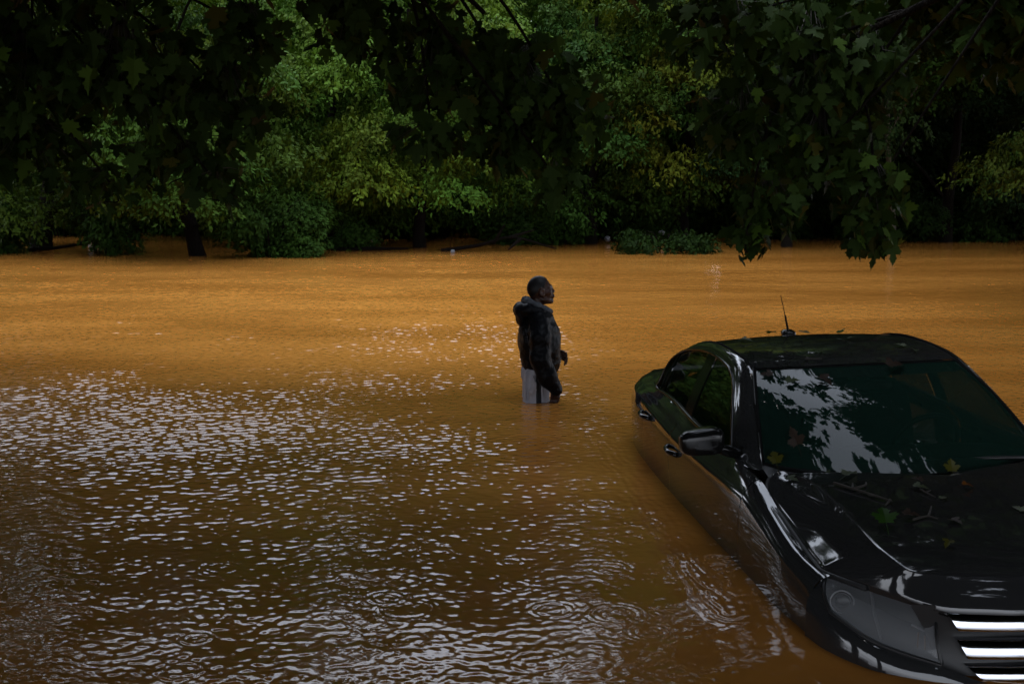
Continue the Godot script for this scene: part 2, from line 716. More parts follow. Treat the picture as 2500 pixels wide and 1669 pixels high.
func build_far_trees() -> void:
	for k in 3:
		sprays.append(leaflet_spray(12, 0.135, 100 + k))
	var g1 := Color(0.038, 0.071, 0.008)
	var g2 := Color(0.025, 0.056, 0.008)
	var g3 := Color(0.056, 0.104, 0.011)
	var dark := Color(0.015, 0.030, 0.007)
	var row := "trees standing in the flood on the far shore"
	# front row, trunks in the water
	far_tree("box_elder", "thick dark trunk tree nearest the left edge of the far shore", Vector3(-13.3, 0, -33.8), 8.6, 3.6, 1.2, g1, Vector3(0.9, 0, -0.3), 0.30, 62, 64, 1.0, 1, row)
	var t2 := far_tree("box_elder", "tree with a trunk leaning left out of the brown water", Vector3(-7.75, 0, -30.2), 7.6, 3.2, 1.5, g1, Vector3(-1.3, 0, -0.6), 0.21, 52, 62, 1.0, 2, row)
	part("limb", tube_mesh(smooth_line([Vector3(-0.2, 0.7, 0), Vector3(-0.9, 1.25, -0.2), Vector3(-2.0, 1.35, -0.4), Vector3(-3.2, 1.7, -0.5)], 5), [0.15, 0.05], 8), mats.bark, t2)
	far_tree("box_elder", "bright green tree with an upright trunk left of the man's head", Vector3(-2.55, 0, -33.9), 8.0, 3.4, 1.7, g3, Vector3(-0.3, 0, 0), 0.19, 56, 62, 1.0, 3, row)
	far_tree("slender_tree", "slender pale trunked tree right of the hanging maple leaves", Vector3(11.3, 0, -35.6), 10.0, 2.4, 4.6, g2, Vector3(-0.7, 0, 0.2), 0.12, 22, 55, 1.0, 4, row, mats.pale_bark)
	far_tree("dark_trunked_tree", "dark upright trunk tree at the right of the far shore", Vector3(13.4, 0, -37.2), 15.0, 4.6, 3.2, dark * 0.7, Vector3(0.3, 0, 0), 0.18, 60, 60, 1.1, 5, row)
	far_tree("box_elder", "tree with a short dark trunk beside the white litter", Vector3(2.3, 0, -36.2), 8.4, 3.4, 1.4, g2, Vector3(0.2, 0, 0), 0.2, 52, 60, 1.0, 6, row)
	far_tree("box_elder", "half hidden dark trunk tree behind the leaning tree", Vector3(-12.2, 0, -38.6), 9.0, 3.6, 1.6, g2, Vector3(0, 0, 0), 0.22, 46, 56, 1.1, 7, row)
	far_tree("tall_lit_tree", "tall yellowish green tree between the centre and right maple boughs", Vector3(5.4, 0, -38.0), 11.0, 4.0, 2.2, Color(0.102, 0.136, 0.016), Vector3(0, 0, 0.4), 0.25, 84, 64, 1.05, 8, row)
	far_tree("tall_lit_tree", "tall pale green tree seen past the right maple bough", Vector3(11.0, 0, -39.5), 11.5, 3.8, 4.2, Color(0.090, 0.125, 0.018), Vector3(0.3, 0, 0.4), 0.25, 62, 60, 1.05, 9, row)
	far_tree("box_elder", "dense mid green tree filling the gap left of the centre bough", Vector3(-5.6, 0, -37.0), 9.0, 4.0, 1.0, g3, Vector3(0, 0, 0), 0.22, 84, 64, 1.0, 10, row)
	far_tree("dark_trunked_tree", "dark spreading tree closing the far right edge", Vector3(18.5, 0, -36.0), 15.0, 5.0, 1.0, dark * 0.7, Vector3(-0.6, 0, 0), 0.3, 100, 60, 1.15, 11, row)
	far_tree("slender_tree", "small trunk tree just left of the hanging leaf tips", Vector3(7.9, 0, -34.4), 8.4, 2.8, 2.4, dark, Vector3(0.2, 0, 0), 0.16, 34, 56, 1.0, 12, row)
	# second row closes the view
	var names := ["leftmost crown of the second tree row", "second row crown behind the thick dark trunk", "second row crown behind the leaning trunk", "second row crown behind the bright centre tree", "second row crown behind the white litter", "second row crown behind the tall yellowish tree", "second row crown behind the slender pale trunk", "second row crown behind the dark right trunk", "rightmost crown of the second tree row"]
	for k in 9:
		var x := -20.0 + 5.1 * k
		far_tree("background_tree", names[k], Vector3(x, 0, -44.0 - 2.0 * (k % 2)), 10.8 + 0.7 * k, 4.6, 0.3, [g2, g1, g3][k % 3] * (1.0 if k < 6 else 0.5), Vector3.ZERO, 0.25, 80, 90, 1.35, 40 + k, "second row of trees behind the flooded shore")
	var thirds := ["beyond the thick dark trunk", "beyond the leaning trunk", "beyond the drooping left shrubs", "beyond the bright centre tree", "beyond the litter", "beyond the tall yellowish tree", "beyond the slender pale trunk", "beyond the dark right trunk", "at the right edge of the photo"]
	for k in 9:
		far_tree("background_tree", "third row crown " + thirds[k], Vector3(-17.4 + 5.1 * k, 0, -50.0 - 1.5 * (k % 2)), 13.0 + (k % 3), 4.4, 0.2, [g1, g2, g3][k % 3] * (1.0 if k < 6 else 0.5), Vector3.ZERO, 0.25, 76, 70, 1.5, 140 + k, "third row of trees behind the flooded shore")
	var back := ["left end", "left of the leaning trunk", "behind the leaning trunk", "behind the centre tree", "behind the litter", "behind the pale trunk", "right end"]
	for k in 7:
		far_tree("tall_background_tree", "tall forest tree at the back, " + back[k], Vector3(-27.0 + 9.0 * k, 1.0, -58.0 - 3.0 * (k % 2)), [29.0, 26.0, 22.6, 22.4, 26.0, 28.0, 30.0][k], 7.6, 0.3, g2 * 0.9, Vector3.ZERO, 0.35, 170, 84, 2.1, 60 + k, "tall trees at the back of the wood")
	var banks := [["left bank tree nearest the camera", -13.0, -11.0], ["left bank tree in the middle of its row", -15.0, -18.0], ["left bank tree farthest from the camera", -18.5, -26.0], ["right bank tree nearest the camera", 10.8, -14.0], ["right bank tree in the middle of its row", 12.8, -20.0], ["right bank tree farthest from the camera", 15.2, -27.5]]
	for k in 6:
		var right := k > 2
		far_tree("bank_tree", "tall spreading " + banks[k][0], Vector3(banks[k][1], 0, banks[k][2]), (18.0 if right else 13.0) + (k % 3), 7.2 if right else 4.8, 5.4 + 0.5 * (k % 3) if right else 0.7, dark, Vector3.ZERO, 0.3, 110, 170, 1.35, 80 + k, "trees along the sides of the flooded car park")
	far_tree("bank_tree", "sparse tree behind the photographer on the right", Vector3(14.5, 0, 21.0), 10.5, 5.0, 1.5, dark, Vector3.ZERO, 0.2, 26, 46, 1.4, 97, "trees along the sides of the flooded car park")
	far_tree("young_tree", "young tree with lit yellow green sprays at the right edge", Vector3(14.2, 0, -32.4), 3.4, 1.5, 2.1, Color(0.040, 0.066, 0.009), Vector3(-0.4, 0, 0.2), 0.07, 9, 36, 1.0, 190, row)
	far_tree("background_tree", "narrow tree filling the gap left of the right maple bough", Vector3(7.4, 0, -46.8), 10.0, 3.2, 0.3, g2, Vector3.ZERO, 0.18, 50, 80, 1.3, 171, "second row of trees behind the flooded shore")
	build_shrubs(g2)


func shrub(label: String, at: Vector3, reach: float, height: float, tint: Color, sd: int) -> void:
	var g := RandomNumberGenerator.new()
	g.seed = sd
	var o := thing("shrub", label, "shrub", Transform3D(Basis.IDENTITY, at), "shrubs standing in the flood")
	for k in 6:
		var a := TAU * k / 6.0 + g.randf()
		var tip := Vector3(cos(a) * reach * 0.7, height * g.randf_range(0.6, 1.0), sin(a) * reach * 0.7)
		part("stem", tube_mesh(smooth_line([Vector3(cos(a) * 0.08, -0.5, sin(a) * 0.08), tip * 0.5 + Vector3(0, height * 0.2, 0), tip], 4), [0.03, 0.008], 6), mats.bark, o)
	var xf := [[], [], []]
	var tones := [PackedColorArray(), PackedColorArray(), PackedColorArray()]
	var lumps := []
	for k in 9:
		lumps.append(Vector3(g.randf_range(-1, 1) * reach * 0.75, height * g.randf_range(0.15, 0.85), g.randf_range(-1, 1) * reach * 0.75))
	for k in int(420 * reach * height):
		var c: Vector3 = lumps[k % 9]
		var d := Vector3(g.randfn(), g.randfn(), g.randfn()).normalized() * pow(g.randf(), 0.45)
		var p := c + d * Vector3(reach * 0.5, height * 0.28, reach * 0.5)
		if p.y < 0.03:
			continue
		var bs := Basis(Vector3.UP, atan2(d.x, d.z) + g.randf_range(-0.7, 0.7)) * Basis(Vector3.RIGHT, g.randf_range(-0.1, 0.8))
		var which := k % 3
		xf[which].append(Transform3D(bs.scaled(Vector3.ONE * g.randf_range(0.7, 1.05)), p))
		var v := g.randf_range(0.7, 1.25)
		tones[which].append(Color(tint.r * v, tint.g * v, tint.b * v))
	for k in 3:
		multi("foliage", sprays[k], mats.leaf, xf[k], tones[k], o)


func build_shrubs(g2: Color) -> void:
	shrub("low shrub at the left edge dipping its twigs into the flood", Vector3(-14.0, 0, -32.0), 1.1, 1.5, g2, 301)
	shrub("drooping shrub between the two left trunks", Vector3(-10.6, 0, -31.0), 0.9, 1.6, g2, 302)
	shrub("broad dark shrub right of the leaning trunk", Vector3(-6.0, 0, -30.0), 1.3, 1.5, g2, 303)
	shrub("shrub touching the water midway to the upright centre trunk", Vector3(-4.5, 0, -33.2), 0.7, 0.9, g2, 304)
	shrub("rounded shrub right of the bright centre tree", Vector3(0.3, 0, -37.0), 1.8, 1.8, g2, 305)
	shrub("mid shore shrub just before the white litter", Vector3(1.4, 0, -36.0), 1.0, 1.0, g2 * 1.2, 306)
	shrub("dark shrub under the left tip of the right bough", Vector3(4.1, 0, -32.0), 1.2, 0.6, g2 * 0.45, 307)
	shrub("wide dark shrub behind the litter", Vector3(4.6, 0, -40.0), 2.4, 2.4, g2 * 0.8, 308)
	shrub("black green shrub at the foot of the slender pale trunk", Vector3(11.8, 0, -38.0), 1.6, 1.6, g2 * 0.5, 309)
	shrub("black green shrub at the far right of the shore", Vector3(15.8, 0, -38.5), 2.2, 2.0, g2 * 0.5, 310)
	shrub("hedge like shrub behind the upright centre trunk", Vector3(-2.0, 0, -41.0), 2.6, 2.2, g2, 311)
	shrub("hedge like shrub behind the leaning trunk", Vector3(-7.5, 0, -41.0), 2.4, 2.0, g2, 312)
	shrub("shrub on the bank behind the thick left trunk", Vector3(-15.5, 0, -41.5), 2.0, 2.0, g2, 313)
	shrub("dark shrub between the two slender right trunks", Vector3(9.2, 0, -40.5), 2.0, 2.0, g2 * 0.6, 314)


# ---------------------------------------------------------------- the maples overhead
func maple(label: String, foot: Vector3, fork: Vector3, boughs: Array, roof: Array, sd: int) -> void:
	var g := RandomNumberGenerator.new()
	g.seed = sd
	var o := thing("overhanging_maple", label, "tree", Transform3D(Basis.IDENTITY, foot), "maples overhanging the car park")
	var tr := bent_trunk(Vector3(0, -0.9, 0), fork - foot, 0.42, 0.26, 0.12, g)
	part("trunk", tube_mesh(tr[0], tr[1], 16), mats.bark, o)
	var top: Vector3 = fork - foot
	# one limb to the middle of the boughs, thinner branches from it to each
	var mean := Vector3.ZERO
	for bo in boughs:
		mean += (bo[0] - foot) / boughs.size()
	mean += Vector3(0, 0.55, 0)
	var limb := smooth_line([top - Vector3(0, 0.3, 0), top.lerp(mean, 0.5) + Vector3(0, 0.35, 0), mean], 8)
	part("limb", tube_mesh(limb, [0.075, 0.014], 9), mats.bark, o)
	for bo in boughs:
		var c: Vector3 = bo[0] - foot
		var start: Vector3 = limb[limb.size() - 1 - (int(c.distance_to(mean) * 6.0) % 7)]
		var line := smooth_line([start, start.lerp(c, 0.5) + Vector3(g.randf_range(-0.12, 0.12), 0.12, g.randf_range(-0.1, 0.1)), c - Vector3(0, bo[1].y * 0.1, 0), c - Vector3(g.randf_range(-0.1, 0.1), bo[1].y * 0.8, 0)], 6)
		part("branch", tube_mesh(line, [0.014, 0.003], 7), mats.bark, o)
	for k in range(0, roof.size(), 5):
		var c: Vector3 = roof[k][0] - foot
		part("limb", tube_mesh(smooth_line([top - Vector3(0, 0.2, 0), top.lerp(c, 0.5) + Vector3(0, 0.9, 0), c + Vector3(0, 0.2, 0)], 6), [0.10, 0.015], 8), mats.bark, o)
	# leaves of the low boughs: the nearest ones singly
	var all := []
	var twigs := MB.new()
	for bo in boughs:
		var c: Vector3 = bo[0] - foot
		var e: Vector3 = bo[1]
		var n: int = bo[2]
		for k in n:
			var d := Vector3(g.randfn(), g.randfn(), g.randfn()).normalized() * pow(g.randf(), 0.5)
			var p := c + d * e
			var bs := Basis(Vector3.UP, g.randf() * TAU) * Basis(Vector3.RIGHT, clampf(g.randfn(1.0, 0.4), 0.05, 1.7)) * Basis(Vector3(0, 0, 1), g.randf_range(-0.6, 0.6))
			var s := g.randf_range(0.085, 0.15) * (1.0 + 0.12 * maxf(0.0, -p.z - foot.z - 7.4))
			var v := g.randf_range(0.65, 1.25)
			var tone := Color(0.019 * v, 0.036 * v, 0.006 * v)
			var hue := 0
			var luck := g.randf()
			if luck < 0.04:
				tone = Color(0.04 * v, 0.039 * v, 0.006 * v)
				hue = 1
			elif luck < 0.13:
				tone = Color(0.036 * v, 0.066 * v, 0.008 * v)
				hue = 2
			all.append([Transform3D(bs.scaled(Vector3.ONE * s), p), tone, (foot + p).z + 0.3 * g.randf() - 0.6 * p.y * 0.2, hue])
			if k % 3 == 0:
				add_tube(twigs, [c + Vector3(0, e.y * 0.5, 0) + (p - c) * 0.25, (c + p) * 0.5 + Vector3(0, 0.05, 0), p], [0.004, 0.0015], 4, false)
	var tw := part("twigs", twigs.mesh(), mats.twig, o)
	tw.set_meta("kind", "stuff")
	all.sort_custom(func(p, q): return p[2] > q[2])
	var xf := [[], [], [], []]
	var tones := [PackedColorArray(), PackedColorArray(), PackedColorArray(), PackedColorArray()]
	for k in all.size():
		var kind := k % 4
		if k < 280:
			var tint: Color = all[k][1]
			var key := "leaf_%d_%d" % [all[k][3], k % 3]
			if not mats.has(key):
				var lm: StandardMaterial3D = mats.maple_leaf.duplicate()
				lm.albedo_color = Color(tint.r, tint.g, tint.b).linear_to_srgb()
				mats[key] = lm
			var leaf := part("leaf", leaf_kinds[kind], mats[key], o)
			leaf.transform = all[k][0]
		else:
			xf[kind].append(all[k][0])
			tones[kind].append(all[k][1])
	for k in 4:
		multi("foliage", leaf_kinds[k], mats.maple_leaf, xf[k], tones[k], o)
	# the roof of leaves above
	var rx := [[], [], []]
	var rt := [PackedColorArray(), PackedColorArray(), PackedColorArray()]
	for ro in roof:
		var c: Vector3 = ro[0] - foot
		var e: Vector3 = ro[1]
		for k in ro[2]:
			var d := Vector3(g.randfn(), g.randfn(), g.randfn()).normalized() * pow(g.randf(), 0.5)
			var p := c + d * e
			var which: int = k % 3
			var big := 1.0 if (foot + c).z < -7.5 else 1.5
			rx[which].append(Transform3D(Basis(Vector3.UP, g.randf() * TAU).scaled(Vector3.ONE * big * g.randf_range(0.9, 1.5)), p))
			var v := g.randf_range(0.7, 1.2)
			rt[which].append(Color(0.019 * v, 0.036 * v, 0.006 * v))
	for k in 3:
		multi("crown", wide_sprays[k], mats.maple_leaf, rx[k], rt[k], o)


var leaf_kinds := []


func build_maples() -> void:
	for k in 4:
		leaf_kinds.append(maple_leaf_mesh(500 + k))
	for k in 3:
		wide_sprays.append(maple_spray(9, 0.15, 520 + k))
	var left := [
		[Vector3(-2.75, 2.6, -7.0), Vector3(0.55, 0.40, 0.6), 260], [Vector3(-2.15, 2.5, -6.8), Vector3(0.5, 0.45, 0.6), 260], [Vector3(-1.72, 2.4, -7.2), Vector3(0.32, 0.32, 0.5), 130],
		[Vector3(-2.95, 2.15, -7.4), Vector3(0.42, 0.3, 0.5), 130], [Vector3(-2.0, 2.02, -7.3), Vector3(0.45, 0.24, 0.5), 100], [Vector3(-1.45, 2.7, -6.7), Vector3(0.22, 0.24, 0.4), 70],
		[Vector3(-2.45, 1.85, -7.4), Vector3(0.3, 0.16, 0.4), 40], [Vector3(-1.75, 1.85, -7.2), Vector3(0.2, 0.13, 0.3), 24],
	]
	var mid := [
		[Vector3(-0.95, 2.8, -7.2), Vector3(0.35, 0.22, 0.5), 110], [Vector3(-0.45, 2.58, -7.5), Vector3(0.42, 0.36, 0.55), 210], [Vector3(0.02, 2.45, -7.6), Vector3(0.4, 0.36, 0.55), 230],
		[Vector3(0.34, 2.3, -7.6), Vector3(0.3, 0.28, 0.5), 130], [Vector3(0.05, 2.12, -7.7), Vector3(0.4, 0.2, 0.45), 110], [Vector3(0.27, 1.9, -7.6), Vector3(0.14, 0.16, 0.25), 34], [Vector3(-0.5, 2.15, -7.6), Vector3(0.3, 0.14, 0.4), 50],
	]
	var right := [
		[Vector3(1.46, 2.94, -8.26), Vector3(0.42, 0.34, 0.5), 190], [Vector3(2.06, 2.78, -8.50), Vector3(0.45, 0.42, 0.5), 240], [Vector3(2.55, 2.70, -8.74), Vector3(0.33, 0.42, 0.5), 190],
		[Vector3(1.60, 2.33, -8.50), Vector3(0.33, 0.32, 0.45), 150], [Vector3(2.19, 2.18, -8.62), Vector3(0.45, 0.36, 0.5), 240], [Vector3(2.53, 1.79, -8.50), Vector3(0.28, 0.3, 0.4), 130],
		[Vector3(1.82, 1.73, -8.50), Vector3(0.3, 0.25, 0.4), 110], [Vector3(1.63, 1.47, -8.38), Vector3(0.17, 0.14, 0.2), 26], [Vector3(2.55, 1.45, -8.50), Vector3(0.22, 0.13, 0.2), 34],
	]
	# sprigs that cross the bay of sky above the car
	var sprigs := []
	for q in [[2.3, 4.4, -8.7, 0.22, 5], [1.25, 4.2, -7.5, 0.35, 7], [2.7, 4.2, -7.2, 0.35, 6], [2.0, 4.2, -7.6, 0.2, 3]]:
		sprigs.append([Vector3(q[0], q[1], q[2]), Vector3.ONE * q[3], int(q[4])])
	maple("left maple whose dark leafy boughs fill the upper left corner", Vector3(-6.6, 0, -4.2), Vector3(-5.4, 3.6, -4.8), left, leaf_roof(-22.0, -2.8, 71) + leaf_skirt([Vector3(-4.1, 2.9, -7.0), Vector3(-4.3, 2.0, -7.2), Vector3(-5.4, 2.8, -7.4), Vector3(-5.8, 1.9, -7.2), Vector3(-6.8, 2.7, -7.4), Vector3(-7.4, 1.9, -7.5), Vector3(-8.6, 2.6, -7.5), Vector3(-4.3, 3.2, -5.4), Vector3(-10.2, 2.6, -7.2), Vector3(-10.5, 2.4, -5.0), Vector3(-10.8, 2.4, -2.5)]), 701)
	maple("middle maple whose bough hangs over the water left of the man", Vector3(-3.9, 0, -0.9), Vector3(-2.7, 3.9, -2.6), mid, leaf_roof(-2.8, 2.2, 72) + sprigs, 702)
	maple("right maple whose leaf tips hang lowest, above the black car", Vector3(6.9, 0, -8.4), Vector3(5.6, 3.4, -7.6), right, leaf_roof(2.2, 20.0, 73) + leaf_skirt([Vector3(4.0, 3.75, -11.2), Vector3(5.0, 3.4, -11.3), Vector3(6.1, 3.2, -11.2), Vector3(7.0, 2.4, -10.8), Vector3(8.0, 2.9, -10.0), Vector3(7.4, 2.2, -8.0), Vector3(8.4, 2.7, -7.8), Vector3(6.6, 3.1, -7.2), Vector3(6.8, 2.6, -5.8), Vector3(9.6, 2.4, -7.0), Vector3(9.9, 2.4, -4.5), Vector3(10.0, 2.4, -2.0)]), 703)


# clumps that cover the strip between two x; the front edge hangs lower at the sides
func leaf_roof(x0: float, x1: float, sd: int) -> Array:
	var g := RandomNumberGenerator.new()
	g.seed = sd
	var out := []
	var x := x0 + 0.7
	while x < x1:
		var z := -12.2
		while z < 13.0:
			var y := 3.9 + 0.15 * maxf(0.0, -z - 7.0) + 0.10 * maxf(0.0, z + 5.0) + g.randf_range(-0.25, 0.5)
			# a bay in the edge above the car lets the sky in
			if z < -5.8 and z > -10.9 and x > -0.3 and x < 4.8:
				z += 1.5
				continue
			if g.randf() < 0.97:
				out.append([Vector3(x + g.randf_range(-0.5, 0.5), y, z + g.randf_range(-0.5, 0.5)), Vector3(1.15, 0.6, 1.15) * g.randf_range(0.9, 1.25), 170])
			z += 1.5
		x += 1.5
	return out


# skirts of leaves that hang down outside the photograph's edges
func leaf_skirt(spots: Array) -> Array:
	var out := []
	for s in spots:
		out.append([s, Vector3(0.85, 0.65, 0.75), 110])
	return out


# ---------------------------------------------------------------- the car
# Body points are written (u, s, h): metres behind the nose, to the side, above the road.
const INSIDE := Vector3(0, 0.75, 0)


func cp(u: float, s: float, h: float) -> Vector3:
	return Vector3(-s, h, 2.4 - u)


func row_of(list: Array) -> Array:
	var out := []
	for p in list:
		out.append(cp(p[0], p[1], p[2]))
	return out


func mirrored(g: Array) -> Array:
	var out := []
	for r in g:
		var row := []
		for p in r:
			row.append(Vector3(-p.x, p.y, p.z))
		out.append(row)
	return out


func line_mirrored(l: Array) -> Array:
	return mirrored([l])[0]


# the flank: for each u the heights and half widths of five rows
const FLANK := [
	# u, low s, mid s, crease s, crease h, shoulder s, shoulder h, top s, top h
	[0.60, 0.86, 0.882, 0.862, 0.700, 0.828, 0.745, 0.786, 0.762],
	[0.90, 0.88, 0.905, 0.885, 0.740, 0.845, 0.785, 0.789, 0.799],
	[1.25, 0.885, 0.908, 0.888, 0.790, 0.845, 0.862, 0.789, 0.877],
	[1.50, 0.885, 0.906, 0.896, 0.818, 0.845, 0.925, 0.790, 0.952],
	[1.75, 0.885, 0.906, 0.906, 0.838, 0.858, 0.935, 0.818, 0.982],
	[2.10, 0.89, 0.908, 0.912, 0.850, 0.862, 0.938, 0.820, 0.988],
	[2.70, 0.892, 0.91, 0.915, 0.862, 0.865, 0.948, 0.820, 1.000],
	[3.20, 0.89, 0.908, 0.915, 0.885, 0.862, 0.982, 0.812, 1.040],
	[3.70, 0.875, 0.895, 0.905, 0.912, 0.852, 1.005, 0.800, 1.062],
	[4.10, 0.855, 0.875, 0.885, 0.930, 0.830, 1.020, 0.745, 1.078],
	[4.45, 0.80, 0.825, 0.830, 0.920, 0.775, 1.020, 0.680, 1.072],
	[4.65, 0.72, 0.75, 0.760, 0.890, 0.700, 0.995, 0.600, 1.062],
	[4.76, 0.55, 0.585, 0.600, 0.860, 0.540, 0.970, 0.420, 1.056],
	[4.81, 0.25, 0.29, 0.300, 0.850, 0.270, 0.965, 0.200, 1.053],
]


func flank_at(u: float) -> Array:
	var n := FLANK.size()
	var k := 0
	while k < n - 2 and FLANK[k + 1][0] < u:
		k += 1
	var a: Array = FLANK[k]
	var b: Array = FLANK[k + 1]
	var t: float = clampf((u - a[0]) / (b[0] - a[0]), 0.0, 1.0)
	var out := []
	for c in range(1, 9):
		var m0: float = (b[c] - FLANK[maxi(k - 1, 0)][c]) / (b[0] - FLANK[maxi(k - 1, 0)][0])
		var m1: float = (FLANK[mini(k + 2, n - 1)][c] - a[c]) / (FLANK[mini(k + 2, n - 1)][0] - a[0])
		var w: float = b[0] - a[0]
		var t2 := t * t
		var t3 := t2 * t
		out.append((2 * t3 - 3 * t2 + 1) * a[c] + (t3 - 2 * t2 + t) * w * m0 + (-2 * t3 + 3 * t2) * b[c] + (t3 - t2) * w * m1)
	return out


func flank_column(u: float) -> Array:
	var f := flank_at(u)
	var pts := [cp(u, f[0] - 0.05, 0.20), cp(u, f[0], 0.36), cp(u, f[1], 0.60), cp(u, f[2], f[3]), cp(u, f[4], f[5]), cp(u, f[6], f[7])]
	var line := smooth_line(pts, 6)
	# a defined crease: pull the neighbours of the crease point towards it
	line[17] = line[17].lerp(line[18], 0.55)
	line[19] = line[19].lerp(line[18], 0.55)
	for axle in [0.945, 3.673]:
		var q: float = absf(u - axle)
		if q < 0.19:
			var lip := 0.33 + sqrt(0.19 * 0.19 - q * q)
			var k := 0
			while k < line.size() - 2 and line[k + 1].y < lip:
				k += 1
			var at: Vector3 = line[k].lerp(line[k + 1], clampf((lip - line[k].y) / (line[k + 1].y - line[k].y), 0, 1))
			for j in k + 1:
				line[j] = at + Vector3(0, -0.0006 * (k - j), 0)
	return line


func flank_panel(u0: float, u1: float) -> Array:
	var g := []
	var n := maxi(3, int((u1 - u0) / 0.025))
	for k in n + 1:
		g.append(flank_column(lerpf(u0, u1, float(k) / n)))
	return g


# the side of the cabin between belt and roof
func cabin_s(h: float) -> float:
	return 0.832 - 0.44 * (h - 0.95) + 0.012 * sin(clampf((h - 0.95) / 0.45, 0, 1) * PI)


const DLO := [[1.95, 1.012], [2.04, 1.09], [2.17, 1.195], [2.29, 1.28], [2.42, 1.338], [2.57, 1.368], [2.82, 1.388], [3.11, 1.388], [3.43, 1.355], [3.61, 1.305], [3.72, 1.235], [3.765, 1.11], [3.75, 1.062], [3.45, 1.062], [3.2, 1.052], [2.7, 1.018], [2.3, 1.008], [2.05, 1.006], [1.97, 1.006]]
const OUTER := [[1.62, 0.745, 0.985], [1.80, 0.71, 1.065], [1.98, 0.668, 1.19], [2.14, 0.628, 1.29], [2.29, 0.588, 1.378], [2.47, 0.585, 1.415], [2.75, 0.585, 1.436], [3.05, 0.585, 1.438], [3.35, 0.585, 1.405], [3.56, 0.582, 1.338], [3.82, 0.600, 1.24], [4.10, 0.635, 1.12], [4.12, 0.745, 1.079], [3.45, 0.808, 1.054], [3.2, 0.812, 1.040], [2.7, 0.82, 1.0], [2.3, 0.82, 0.992], [2.05, 0.82, 0.988], [1.72, 0.815, 0.982]]


func dlo_line(inset := 0.0) -> Array:
	var pts := []
	for p in DLO:
		pts.append(cp(p[0], cabin_s(p[1]) - inset, p[1]))
	return smooth_line(pts, 4, true)


